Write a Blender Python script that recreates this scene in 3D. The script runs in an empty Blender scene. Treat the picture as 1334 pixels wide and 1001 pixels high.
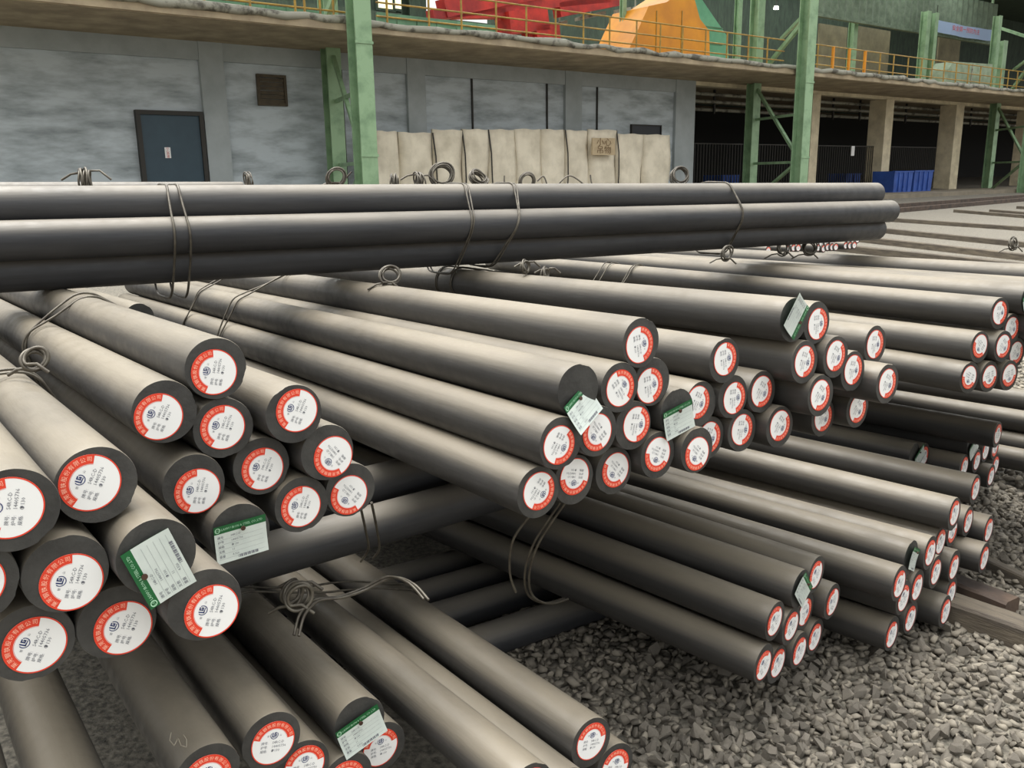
import bpy, bmesh, math, random
import numpy as np
from mathutils import Vector, Matrix

# ---------------------------------------------------------------- camera
W0, H0 = 1334, 1001
FPX = 1134.0; CX = 667.0; CY = 500.5
PITCH = math.radians(13.39); ROLL = math.radians(0.8); EYE = 1.77
_f = Vector((0, math.cos(PITCH), -math.sin(PITCH))); _r = Vector((1, 0, 0)); _u = _r.cross(_f)
CR = _r*math.cos(ROLL) - _u*math.sin(ROLL); CU = _r*math.sin(ROLL) + _u*math.cos(ROLL); CF = _f
CAM = Vector((0, 0, EYE))
C = bpy.context.scene.collection
cd = bpy.data.cameras.new('camera'); cd.sensor_fit = 'HORIZONTAL'; cd.sensor_width = 36; cd.lens = 36*FPX/W0
cd.clip_end = 400
cam = bpy.data.objects.new('camera', cd); C.objects.link(cam)
cam.matrix_world = Matrix(((CR.x, CU.x, -CF.x, 0), (CR.y, CU.y, -CF.y, 0), (CR.z, CU.z, -CF.z, EYE), (0, 0, 0, 1)))
bpy.context.scene.camera = cam

# ---------------------------------------------------------------- light
sc = bpy.context.scene
vs = sc.view_settings; vs.view_transform = 'Standard'; vs.look = 'None'; vs.gamma = 1.0; vs.use_curve_mapping = False
vs.exposure = 0.33
sc.cycles.max_bounces = 6
w = bpy.data.worlds.new('overcast_sky'); sc.world = w; w.use_nodes = True
nt = w.node_tree; nt.nodes.clear()
wo = nt.nodes.new('ShaderNodeOutputWorld'); bg = nt.nodes.new('ShaderNodeBackground')
tc = nt.nodes.new('ShaderNodeTexCoord'); sx = nt.nodes.new('ShaderNodeSeparateXYZ'); rp = nt.nodes.new('ShaderNodeValToRGB')
rp.color_ramp.elements[0].position = 0.0; rp.color_ramp.elements[0].color = (0.16, 0.15, 0.14, 1)
rp.color_ramp.elements[1].position = 1.0; rp.color_ramp.elements[1].color = (0.98, 1.0, 1.0, 1)
e = rp.color_ramp.elements.new(0.02); e.color = (0.34, 0.34, 0.335, 1)
nt.links.new(tc.outputs['Generated'], sx.inputs[0]); nt.links.new(sx.outputs['Z'], rp.inputs[0])
nt.links.new(rp.outputs[0], bg.inputs[0]); bg.inputs[1].default_value = 1.85
nt.links.new(bg.outputs[0], wo.inputs[0])
sd = bpy.data.lights.new('veiled_sun', 'SUN'); sd.energy = 5.4; sd.angle = math.radians(52); sd.color = (1.0, 0.98, 0.94)
so = bpy.data.objects.new('veiled_sun', sd); C.objects.link(so); so.location = (0, 0, 20)
so.rotation_euler = Vector((0.26, -0.18, -1)).to_track_quat('-Z', 'Y').to_euler()

# ---------------------------------------------------------------- helpers
PI = math.pi
random.seed(4); RNG = np.random.RandomState(7)
def ray(u, v): return CF + CR*((u-CX)/FPX) - CU*((v-CY)/FPX)
def proj(P):
    q = Vector(P)-CAM; z = q.dot(CF); return CX+FPX*q.dot(CR)/z, CY-FPX*q.dot(CU)/z
def vdir(u, v): return ray(u, v).normalized()
def atz(u, v, Z): return CAM + ray(u, v)*Z
def link(name, me, parent=None, loc=None, mat=None):
    o = bpy.data.objects.new(name, me); C.objects.link(o)
    if parent: o.parent = parent
    if loc is not None: o.location = loc
    if mat is not None: o.matrix_world = mat if not parent else o.matrix_world
    return o
def tag(o, label=None, cat=None, group=None, kind=None):
    if label: o['label'] = label
    if cat: o['category'] = cat
    if group: o['group'] = group
    if kind: o['kind'] = kind
    return o
def empty(name, mat, **k):
    o = bpy.data.objects.new(name, None); C.objects.link(o); o.empty_display_size = .1
    o.matrix_world = mat if isinstance(mat, Matrix) else Matrix.Translation(mat)
    return tag(o, **k)
class MB:
    """collects geometry with material indices, then builds one mesh"""
    def __init__(s): s.v = []; s.f = []; s.m = []; s.sm = []
    def add(s, vs_, fs, mi=0, smooth=False):
        b = len(s.v); s.v += [tuple(x) for x in vs_]; s.f += [[i+b for i in f] for f in fs]
        s.m += [mi]*len(fs); s.sm += [smooth]*len(fs)
    def box(s, x0, y0, z0, x1, y1, z1, mi=0, jit=0):
        P = [(x, y, z) for z in (z0, z1) for y in (y0, y1) for x in (x0, x1)]
        if jit: P = [tuple(c+random.uniform(-jit, jit) for c in p) for p in P]
        s.add(P, [(0, 2, 3, 1), (4, 5, 7, 6), (0, 1, 5, 4), (2, 6, 7, 3), (0, 4, 6, 2), (1, 3, 7, 5)], mi)
    def beam(s, p, q, a, b, mi=0, up=(0, 0, 1)):
        p = Vector(p); q = Vector(q); d = (q-p).normalized(); up = Vector(up)
        if abs(d.dot(up)) > .98: up = Vector((1, 0, 0))
        x = d.cross(up).normalized(); y = x.cross(d)
        P = [e_+x*(i*a/2)+y*(j*b/2) for e_ in (p, q) for j in (-1, 1) for i in (-1, 1)]
        s.add(P, [(0, 2, 3, 1), (4, 5, 7, 6), (0, 1, 5, 4), (2, 6, 7, 3), (0, 4, 6, 2), (1, 3, 7, 5)], mi)
    def ibeam(s, p, q, w_, h_, t, mi=0, up=(0, 0, 1)):
        """H section: flanges at +-h/2 along y, web between"""
        p = Vector(p); q = Vector(q); d = (q-p).normalized(); up = Vector(up)
        x = d.cross(up).normalized(); y = x.cross(d)
        for sg in (-1, 1): s.beam(p+y*sg*(h_-t)/2, q+y*sg*(h_-t)/2, w_, t, mi, up)
        s.beam(p, q, t, h_-2*t, mi, up)
    def tube(s, pts, r, mi=0, n=8, closed=False, caps=True):
        pts = [Vector(p) for p in pts]; N = len(pts); rings = []
        prev = None
        for i in range(N):
            a = pts[(i-1) % N] if (closed or i > 0) else pts[i]
            b = pts[(i+1) % N] if (closed or i < N-1) else pts[i]
            d = (b-a); d = d.normalized() if d.length > 1e-9 else Vector((0, 0, 1))
            if prev is None:
                x = d.orthogonal().normalized()
            else:
                x = prev-d*prev.dot(d); x = x.normalized() if x.length > 1e-6 else d.orthogonal().normalized()
            prev = x; y = d.cross(x)
            rr = r[i] if isinstance(r, (list, tuple)) else r
            rings.append([pts[i]+(x*math.cos(2*PI*k/n)+y*math.sin(2*PI*k/n))*rr for k in range(n)])
        vs_ = [p for rg in rings for p in rg]; fs = []
        for i in range(N if closed else N-1):
            j = (i+1) % N
            for k in range(n): fs.append((i*n+k, i*n+(k+1) % n, j*n+(k+1) % n, j*n+k))
        s.add(vs_, fs, mi, True)
        if caps and not closed:
            s.add(rings[0][::-1], [tuple(range(n))], mi); s.add(rings[-1], [tuple(range(n))], mi)
    def mesh(s, name, mats):
        me = bpy.data.meshes.new(name); me.from_pydata(s.v, [], s.f)
        for m in (mats if isinstance(mats, (list, tuple)) else [mats]): me.materials.append(m)
        me.polygons.foreach_set('material_index', s.m); me.polygons.foreach_set('use_smooth', s.sm); me.update()
        return me
    def build(s, name, mats, parent=None, **k):
        return tag(link(name, s.mesh(name, mats), parent), **k)

# ---------------------------------------------------------------- materials
def srgb(r, g, b): return tuple(((c/255)/12.92 if c/255 <= .04045 else ((c/255+.055)/1.055)**2.4) for c in (r, g, b))+(1,)
def mat(name, col, rough=.6, metal=0, noise=None, col2=None, scale=8, stretch=(1, 1, 1), bump=0, bscale=40, spec=.5, lo=.35, hi=.65, coords='Object', rnd=0, emit=None, detail=6):
    m = bpy.data.materials.new(name); m.use_nodes = True; n = m.node_tree.nodes; l = m.node_tree.links
    b = n['Principled BSDF']; b.inputs['Roughness'].default_value = rough; b.inputs['Metallic'].default_value = metal
    b.inputs['Specular IOR Level'].default_value = spec
    c1 = col if len(col) == 4 else srgb(*col); b.inputs['Base Color'].default_value = c1
    if emit: b.inputs['Emission Color'].default_value = c1; b.inputs['Emission Strength'].default_value = emit
    t = n.new('ShaderNodeTexCoord'); mp = n.new('ShaderNodeMapping'); mp.inputs['Scale'].default_value = stretch
    oi = n.new('ShaderNodeObjectInfo')
    l.new(t.outputs[coords], mp.inputs[0])
    cm = n.new('ShaderNodeVectorMath'); cm.operation = 'MULTIPLY_ADD'
    if coords == 'Object':
        l.new(oi.outputs['Random'], cm.inputs[1]); cm.inputs[0].default_value = (37, 53, 71); l.new(mp.outputs[0], cm.inputs[2])
    else: l.new(mp.outputs[0], cm.inputs[2]); cm.inputs[0].default_value = (0, 0, 0)
    vec = cm.outputs[0]; out = None
    if col2 is not None:
        c2 = col2 if len(col2) == 4 else srgb(*col2)
        tx = n.new('ShaderNodeTexNoise'); tx.inputs['Scale'].default_value = scale; tx.inputs['Detail'].default_value = detail; tx.inputs['Roughness'].default_value = .6
        l.new(vec, tx.inputs['Vector'])
        r = n.new('ShaderNodeValToRGB'); r.color_ramp.elements[0].position = lo; r.color_ramp.elements[0].color = c2
        r.color_ramp.elements[1].position = hi; r.color_ramp.elements[1].color = c1
        l.new(tx.outputs['Fac'], r.inputs[0]); out = r.outputs[0]; l.new(out, b.inputs['Base Color'])
    if rnd:
        hs = n.new('ShaderNodeHueSaturation'); ma = n.new('ShaderNodeMath'); ma.operation = 'MULTIPLY_ADD'
        l.new(oi.outputs['Random'], ma.inputs[0]); ma.inputs[1].default_value = 2*rnd; ma.inputs[2].default_value = 1-rnd
        l.new(ma.outputs[0], hs.inputs['Value'])
        if out: l.new(out, hs.inputs['Color'])
        else: hs.inputs['Color'].default_value = c1
        l.new(hs.outputs[0], b.inputs['Base Color'])
    if bump:
        tb = n.new('ShaderNodeTexNoise'); tb.inputs['Scale'].default_value = bscale; tb.inputs['Detail'].default_value = 6
        l.new(vec, tb.inputs['Vector'])
        bp = n.new('ShaderNodeBump'); bp.inputs['Strength'].default_value = bump; bp.inputs['Distance'].default_value = .01
        l.new(tb.outputs['Fac'], bp.inputs['Height']); l.new(bp.outputs[0], b.inputs['Normal'])
    return m
M = {}
def steel(name, c1, c2, rough, rnd, dust_toplight):
    """hot rolled bar: matte scale, long streaks, small scuffs"""
    m = mat(name, c1, rough, 0, col2=c2, scale=9, stretch=(1, 1, .12), bump=.12, bscale=60, spec=.38, lo=.3, hi=.7, rnd=rnd)
    n = m.node_tree.nodes; l = m.node_tree.links; b = n['Principled BSDF']
    tx = n.new('ShaderNodeTexNoise'); tx.inputs['Scale'].default_value = 22; tx.inputs['Detail'].default_value = 5
    t = [x for x in n if x.type == 'TEX_COORD'][0]; l.new(t.outputs['Object'], tx.inputs['Vector'])
    mr = n.new('ShaderNodeMapRange'); mr.inputs['From Min'].default_value = .35; mr.inputs['From Max'].default_value = .7
    mr.inputs['To Min'].default_value = rough-.07; mr.inputs['To Max'].default_value = rough+.12
    l.new(tx.outputs['Fac'], mr.inputs['Value']); l.new(mr.outputs[0], b.inputs['Roughness'])
    # dusty beige on the upper sides, also painting in light from above; thinner in streaks
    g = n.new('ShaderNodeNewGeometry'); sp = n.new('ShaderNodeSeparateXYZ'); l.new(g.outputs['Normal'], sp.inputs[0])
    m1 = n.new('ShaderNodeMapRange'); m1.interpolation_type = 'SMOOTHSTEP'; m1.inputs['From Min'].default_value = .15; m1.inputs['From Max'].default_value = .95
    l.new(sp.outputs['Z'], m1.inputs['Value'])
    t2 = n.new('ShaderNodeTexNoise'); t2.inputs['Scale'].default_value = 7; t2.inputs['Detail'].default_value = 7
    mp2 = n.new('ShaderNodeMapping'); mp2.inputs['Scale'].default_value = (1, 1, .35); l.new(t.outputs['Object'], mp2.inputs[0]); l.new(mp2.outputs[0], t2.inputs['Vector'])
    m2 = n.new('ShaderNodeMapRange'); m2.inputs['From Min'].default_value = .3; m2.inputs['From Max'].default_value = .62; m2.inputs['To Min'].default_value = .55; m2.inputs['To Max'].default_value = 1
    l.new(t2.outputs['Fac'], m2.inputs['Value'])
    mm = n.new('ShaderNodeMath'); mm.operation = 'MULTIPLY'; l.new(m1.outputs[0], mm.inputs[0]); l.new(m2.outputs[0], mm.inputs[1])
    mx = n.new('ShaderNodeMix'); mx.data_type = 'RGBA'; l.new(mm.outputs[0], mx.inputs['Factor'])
    l.new(b.inputs['Base Color'].links[0].from_socket, mx.inputs['A']); mx.inputs['B'].default_value = srgb(*dust_toplight)
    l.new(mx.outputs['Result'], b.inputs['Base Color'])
    return m
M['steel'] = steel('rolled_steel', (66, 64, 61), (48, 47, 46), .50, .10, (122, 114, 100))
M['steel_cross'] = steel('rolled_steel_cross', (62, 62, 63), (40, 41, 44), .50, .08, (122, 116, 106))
M['face'] = mat('sawn_face', (64, 63, 60), .6, .0, col2=(47, 46, 44), scale=18, bump=.15, bscale=90, rnd=.12)
M['white'] = mat('sticker_white', (240, 240, 238), .5)
M['red'] = mat('sticker_red', (226, 62, 34), .5)
M['ringtext'] = mat('ring_print', (255, 196, 170), .5)
M['navy'] = mat('sticker_navy', (30, 48, 105), .5)
M['ink'] = mat('sticker_ink', (112, 114, 122), .6)
M['pale'] = mat('tag_paper', (206, 214, 207), .45, col2=(194, 203, 197), scale=20)
M['green'] = mat('tag_green', (14, 92, 46), .4)
M['tagtext'] = mat('tag_header_print', (170, 215, 180), .5)
M['nail'] = mat('nail_rust', (88, 66, 56), .5, .6)
M['wire'] = mat('annealed_wire', (96, 91, 80), .45, .35, col2=(66, 60, 52), scale=30, rnd=.15)
M['chalk'] = mat('chalk', (150, 142, 126), .9)
M['stone'] = mat('ballast_stone', (124, 117, 106), .85, col2=(88, 83, 75), scale=30, bump=.3, bscale=60, rnd=.28)
M['gravel'] = mat('ballast_bed', (124, 118, 106), .9, col2=(74, 71, 64), scale=45, lo=.36, hi=.62, bump=1.0, bscale=22, coords='Object')
M['timber'] = mat('ground_beam', (104, 95, 81), .8, col2=(72, 65, 57), scale=4, stretch=(1, 6, 6), bump=.4, bscale=30, rnd=.1)
M['rust'] = mat('rusty_rail', (84, 68, 56), .7, col2=(54, 44, 38), scale=6, bump=.2, bscale=30)
M['plaster'] = mat('blue_grey_plaster', (196, 205, 209), .85, col2=(138, 146, 148), scale=1.5, stretch=(.5, 1, 1.8), lo=.30, hi=.58, bump=.5, bscale=6, detail=9)
M['pilaster'] = mat('plain_plaster', (176, 183, 184), .85, col2=(158, 165, 165), scale=1.2, bump=.2, bscale=10)
M['slab'] = mat('slab_concrete', (176, 160, 132), .85, col2=(140, 126, 104), scale=1.5, bump=.3, bscale=9)
M['beamc'] = mat('tan_concrete', (226, 214, 184), .85, col2=(196, 184, 156), scale=2, bump=.3, bscale=9)
M['pipe'] = mat('pipe_lagging', (148, 146, 132), .6, col2=(84, 80, 70), scale=3, lo=.38, hi=.5, bump=.6, bscale=12)
M['gpaint'] = mat('green_paint', (142, 172, 134), .5, col2=(112, 142, 108), scale=2.5, lo=.3, hi=.55, bump=.1, bscale=20)
M['gpanel'] = mat('green_panel', (112, 158, 124), .55, col2=(84, 124, 96), scale=1.2)
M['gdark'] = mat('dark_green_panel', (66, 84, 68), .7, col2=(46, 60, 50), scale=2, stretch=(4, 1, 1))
M['yellow'] = mat('yellow_paint', (176, 142, 56), .5, col2=(136, 108, 52), scale=5)
M['orange'] = mat('orange_paint', (226, 150, 20), .45, col2=(204, 130, 22), scale=1.2)
M['mint'] = mat('mint_paint', (128, 196, 156), .5, col2=(104, 172, 136), scale=1.5)
M['crane'] = mat('crane_red', (204, 54, 44), .5, col2=(140, 34, 34), scale=1.5)
M['teal'] = mat('dark_teal_door', (54, 76, 88), .5, col2=(48, 68, 80), scale=2)
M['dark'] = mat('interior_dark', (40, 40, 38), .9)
M['black'] = mat('window_void', (24, 28, 36), .4)
M['vent'] = mat('brown_vent', (92, 82, 64), .8, col2=(70, 62, 50), scale=6)
M['quilt'] = mat('beige_cover', (236, 226, 204), .85, col2=(206, 196, 174), scale=1.6, lo=.32, hi=.6, bump=.4, bscale=5)
M['sign'] = mat('cream_board', (196, 176, 142), .7, col2=(180, 160, 128), scale=4)
M['blue'] = mat('blue_bin', (52, 88, 166), .6, col2=(40, 70, 140), scale=2)
M['iron'] = mat('iron_fence', (58, 56, 52), .6, .3)
M['floorc'] = mat('apron_concrete', (138, 128, 110), .85, col2=(112, 104, 90), scale=1.0)
M['cream'] = mat('cream_cladding', (128, 122, 96), .8, col2=(104, 98, 78), scale=1.5)
M['banner'] = mat('banner_cloth', (146, 166, 196), .7)
M['canopy'] = mat('weathered_canopy', (112, 128, 108), .8, col2=(84, 98, 82), scale=3)
M['crate'] = mat('crate_cover', (150, 164, 140), .8, col2=(124, 140, 116), scale=3)
M['lamp'] = mat('lamp_lens', (255, 250, 235), .5, emit=9)
M['pane'] = mat('backlit_pane', (240, 232, 180), .5, emit=1.3)
M['hallfill'] = mat('hall_fill_panel', (250, 252, 250), .5, emit=4.5)  # emissive fill for the added panels over the dim hall
M['redink'] = mat('sign_red', (196, 62, 56), .6)
M['brownink'] = mat('sign_brown', (120, 96, 66), .7)

# text as mesh, made from Blender's own built-in font
def text_mesh(body, size, res=2, align='CENTER'):
    cu = bpy.data.curves.new('txt', 'FONT'); cu.body = body; cu.size = size; cu.resolution_u = res
    cu.align_x = align; cu.align_y = 'CENTER'
    o = bpy.data.objects.new('txt', cu); C.objects.link(o)
    bpy.context.view_layer.update()
    ev = o.evaluated_get(bpy.context.evaluated_depsgraph_get()); me = bpy.data.meshes.new_from_object(ev)
    vs_ = [v.co.copy() for v in me.vertices]; fs = [tuple(p.vertices) for p in me.polygons]
    bpy.data.meshes.remove(me); bpy.data.objects.remove(o); bpy.data.curves.remove(cu)
    return vs_, fs
def put_text(mb, body, size, x, y, z, mi, rot=0, res=2, align='CENTER', sx_=1.0, fn=None):
    vs_, fs = text_mesh(body, size, res, align); c, s_ = math.cos(rot), math.sin(rot)
    out = [Vector((x+(v.x*sx_)*c-v.y*s_, y+(v.x*sx_)*s_+v.y*c, z)) for v in vs_]
    if fn: out = [fn(p) for p in out]
    mb.add(out, fs, mi)

# ---------------------------------------------------------------- ground
WE = Vector((0.7962, 0.6050, 0)); WN = Vector((-0.6050, 0.7962, 0)); QW = 22.4   # building face: run, depth, distance
def gz(x, y):
    q = -0.6050*x + 0.7962*y
    return 0.0497*max(0.0, q-5.0) if q > 5 else 0.0
def ground_hit(u, v, h=0.0):
    r = ray(u, v); lo, hi = .5, 120.0
    for _ in range(60):
        m_ = (lo+hi)/2; p = CAM+r*m_
        if p.z > gz(p.x, p.y)+h: lo = m_
        else: hi = m_
    return CAM+r*lo
def grid_mesh(name, qa, qb, sa, sb, nq, ns, mats, lift=0):
    mb = MB(); P = []
    qs = [qa+(qb-qa)*(i/nq)**1.6 for i in range(nq+1)]
    for q in qs:
        for j in range(ns+1):
            s_ = sa+(sb-sa)*j/ns; p = WE*s_+WN*q; P.append((p.x, p.y, gz(p.x, p.y)+lift))
    mb.add(P, [(i*(ns+1)+j, i*(ns+1)+j+1, (i+1)*(ns+1)+j+1, (i+1)*(ns+1)+j) for i in range(nq) for j in range(ns)], 0, True)
    return mb.mesh(name, mats)
ground = tag(link('ground', grid_mesh('ground', -9, 40, -40, 70, 60, 60, [M['gravel']])), kind='structure',
             label='bed of grey crushed ballast stones under the steel stacks')

# ballast stones: low polygon broken shapes
def stone_shape(seed):
    rs = np.random.RandomState(seed); bm = bmesh.new()
    for k in range(11):
        d = rs.normal(size=3); d /= np.linalg.norm(d); bm.verts.new(d*rs.uniform(.85, 1.1)*np.array([1.12, .88, .74]))
    bmesh.ops.convex_hull(bm, input=bm.verts[:]); bmesh.ops.delete(bm, geom=[v for v in bm.verts if not v.link_faces], context='VERTS')
    bmesh.ops.triangulate(bm, faces=bm.faces[:]); bm.verts.index_update()
    vs_ = np.array([v.co[:] for v in bm.verts]); fs = np.array([[v.index for v in f.verts] for f in bm.faces]); bm.free()
    return vs_, fs
SH = [stone_shape(i) for i in range(8)]
SHM = []
for vs_, fs in SH:
    mb = MB(); mb.add([tuple(v) for v in vs_], [tuple(int(i) for i in f) for f in fs]); SHM.append(mb.mesh('stone', M['stone']))
def scatter(x0, x1, y0, y1, step, keep, rmin, rmax, layers=2):
    out = []
    for L_ in range(layers):
        nx = int((x1-x0)/step); ny = int((y1-y0)/step)
        gx, gy = np.meshgrid(x0+(np.arange(nx)+.5)*step+L_*step/2, y0+(np.arange(ny)+.5)*step+L_*step/2)
        gx = gx.ravel()+RNG.uniform(-.42, .42, nx*ny)*step; gy = gy.ravel()+RNG.uniform(-.42, .42, nx*ny)*step
        r = RNG.uniform(rmin, rmax, nx*ny)*np.where(RNG.rand(nx*ny) < .12, 1.3, 1)
        z = np.array([gz(a, b) for a, b in zip(gx, gy)])+r*.25+L_*r*.45
        k = keep(gx, gy)
        if L_: k &= RNG.rand(nx*ny) < .6
        out.append(np.stack([gx[k], gy[k], z[k], r[k]], 1))
    return np.concatenate(out)
def inframe(gx, gy, mx=140, my=160):
    Zc = gy*CF.y+(0-EYE)*CF.z
    u = CX+FPX*(gx*CR.x+gy*CR.y-EYE*CR.z)/Zc; v = CY-FPX*(gx*CU.x+gy*CU.y-EYE*CU.z)/Zc
    return (Zc > .5) & (u > -mx) & (u < W0+mx) & (v < H0+my)
near = scatter(-.6, 4.2, 1.2, 4.6, .035, lambda a, b: inframe(a, b, 420, 500) & (a > .1+(-.15)*(b-2)) , .015, .026)
mid = scatter(1.2, 12, 1.6, 12.0, .052, lambda a, b: inframe(a, b, 500, 300) & (a > .38*b-.6) & ((a > 4.2) | (b > 4.6)), .019, .030, 1)
# the 300 nearest visible stones are single objects, the rest one mass
Zn = near[:, 1]*CF.y+(near[:, 2]-EYE)*CF.z
un = CX+FPX*(near[:, 0]*CR.x+near[:, 1]*CR.y+(near[:, 2]-EYE)*CR.z)/Zn
vn = CY-FPX*(near[:, 0]*CU.x+near[:, 1]*CU.y+(near[:, 2]-EYE)*CU.z)/Zn
vis = (un > 830) & (un < 1330) & (vn < 995) & (vn > 700)
order = np.argsort(np.where(vis, -near[:, 3]/Zn, 9)); single = order[:300]; mask = np.ones(len(near), bool); mask[single] = False
for k, i in enumerate(single):
    x, y, z, r = near[i]
    o = link('stone', SHM[k % 8], ground); o.location = (x, y, z+r*.15); o.scale = (r, r, r)
    o.rotation_euler = (random.uniform(0, 6), random.uniform(0, 6), random.uniform(0, 6))
def stone_mass(name, arr, label):
    n = len(arr); kinds = RNG.randint(0, 8, n); V = []; Fc = []; base = 0
    for kd in range(8):
        a = arr[kinds == kd]; vs_, fs = SH[kd]; m_ = len(a)
        if not m_: continue
        th = RNG.uniform(0, 2*PI, m_); ph = RNG.uniform(-1.2, 1.2, m_)
        Rz = np.zeros((m_, 3, 3)); Rz[:, 0, 0] = np.cos(th); Rz[:, 0, 1] = -np.sin(th); Rz[:, 1, 0] = np.sin(th); Rz[:, 1, 1] = np.cos(th); Rz[:, 2, 2] = 1
        Rx = np.zeros((m_, 3, 3)); Rx[:, 1, 1] = np.cos(ph); Rx[:, 1, 2] = -np.sin(ph); Rx[:, 2, 1] = np.sin(ph); Rx[:, 2, 2] = np.cos(ph); Rx[:, 0, 0] = 1
        P = np.einsum('nij,kj->nki', Rz@Rx, vs_)*a[:, 3][:, None, None]+a[:, None, :3]
        V.append(P.reshape(-1, 3)); F_ = fs[None]+(np.arange(m_)*len(vs_))[:, None, None]+base; Fc.append(F_.reshape(-1, 3)); base += m_*len(vs_)
    V = np.concatenate(V); Fc = np.concatenate(Fc)
    me = bpy.data.meshes.new(name); me.vertices.add(len(V)); me.vertices.foreach_set('co', V.ravel())
    me.loops.add(len(Fc)*3); me.loops.foreach_set('vertex_index', Fc.ravel().astype(np.int32))
    me.polygons.add(len(Fc)); me.polygons.foreach_set('loop_start', np.arange(0, len(Fc)*3, 3, dtype=np.int32))
    me.update(calc_edges=True); me.validate()
    # tone varies from stone to stone
    at = me.attributes.new('tone', 'FLOAT', 'FACE'); at.data.foreach_set('value', np.repeat(RNG.rand(len(Fc)//6+1), 6)[:len(Fc)])
    me.materials.append(M['gravelmass'])
    return tag(link(name, me, ground), label=label, kind='stuff')
m = mat('ballast_mass', (150, 144, 131), .85); M['gravelmass'] = m
_n = m.node_tree.nodes; _l = m.node_tree.links; _a = _n.new('ShaderNodeAttribute'); _a.attribute_name = 'tone'
_r2 = _n.new('ShaderNodeValToRGB'); _r2.color_ramp.elements[0].color = srgb(82, 77, 69); _r2.color_ramp.elements[1].color = srgb(144, 136, 122)
_l.new(_a.outputs['Fac'], _r2.inputs[0]); _l.new(_r2.outputs[0], _n['Principled BSDF'].inputs['Base Color'])
stone_mass('gravel', near[mask], 'dense loose grey ballast around and under the lower stacks')
stone_mass('gravel', mid, 'ballast between the far ground beams')

# ground beams and rails laid on the ballast
def ground_beam(name, p1, p2, wd, ht, mt, label, cat='beam', group=None, ext=(0, 0), sink=.02):
    """p1, p2: where its near top edge shows; built at the place that edge has on the ground"""
    a = ground_hit(*p1, ht); b = ground_hit(*p2, ht); d = (b-a).normalized(); a = a-d*ext[0]; b = b+d*ext[1]
    L_ = (b-a).length; yaw = math.atan2(d.y, d.x); back = Vector((-d.y, d.x, 0))
    if back.dot(WN) < 0: back = -back
    root_p = (a+b)/2+back*wd/2; root_p.z -= ht/2
    mb = MB(); N = 14; P = []
    hw, hh = wd/2, ht/2+sink/2; ch = min(wd, ht)*.12
    prof = [(-hw, -hh), (hw, -hh), (hw, hh-ch), (hw-ch, hh), (-hw+ch, hh), (-hw, hh-ch)]
    for i in range(N+1):
        x = -L_/2+L_*i/N
        for (py, pz) in prof: P.append((x, py+random.uniform(-1, 1)*ch*.15, pz+random.uniform(-1, 1)*ch*.15))
    fs = [(i*6+k, (i+1)*6+k, (i+1)*6+(k+1) % 6, i*6+(k+1) % 6) for i in range(N) for k in range(6)]
    fs += [tuple(range(6)), tuple(range(N*6+5, N*6-1, -1))]
    mb.add(P, fs)
    o = mb.build(name, [mt]); o.location = root_p; pitch = math.asin((b-a).z/L_)
    o.rotation_euler = (0, -pitch, yaw); return tag(o, label, cat, group)

# ---------------------------------------------------------------- building (local frame: x along the face, y away from the camera, z up)
YAW = math.atan2(WE.y, WE.x)
BM = Matrix.Translation((0, 0, 0)) @ Matrix.Rotation(YAW, 4, 'Z')
def B(u, v, q=QW):
    """where the sight line through (u, v) meets the upright plane at depth q -> (x, z) on that plane"""
    r = ray(u, v); t = q/(WN.dot(r)); p = CAM+r*t
    return p.dot(WE), p.z
def bx(u, v, q=QW): return B(u, v, q)[0]
def bz(u, v, q=QW): return B(u, v, q)[1]
FZ = gz(*(WN*QW).xy[:])          # floor level at the face
def bobj(name, mb, mats, parent=None, **k):
    o = mb.build(name, mats, parent, **k)
    if not parent: o.matrix_world = BM
    return o
QF = 19.3                        # plane of the slab's front edge
ZU = bz(600, 56, QF)             # slab underside
ZT = ZU+.28
XL = bx(-260, 150); XJ = bx(904, 180)   # wall runs from beyond the left edge to the open bays
XR = bx(1700, 180)
# solid wall with recessed fields between pilasters
mb = MB(); mb.box(XL, QW+.12, FZ-.6, XJ, QW+.5, ZU+.05)
dx0, dx1, dzt = bx(187, 195), bx(263, 195), bz(222, 150)
wall = bobj('wall_back', mb, [M['plaster']], kind='structure', label='blue-grey brushed plaster wall under the concrete walkway')
def part_box(name, x0, y0, z0, x1, y1, z1, mt, parent, **k):
    mb = MB(); mb.box(x0, y0, z0, x1, y1, z1); return mb.build(name, [mt], parent, **k)
for (ua, ub) in ((267, 298), (-120, -85), (533, 556), (737, 758), (880, 905)):
    part_box('pilaster', bx(ua, 160), QW, FZ-.6, bx(ub, 160), QW+.14, ZU, M['pilaster'], wall)
part_box('ring_beam', XL, QW+.03, bz(600, 101), XJ, QW+.14, ZU+.02, M['pilaster'], wall)
for u_ in (450, 618, 715, 780):
    x = bx(u_, 160); part_box('conduit', x-.02, QW+.06, FZ, x+.02, QW+.12, ZU, M['iron'], wall)
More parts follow.
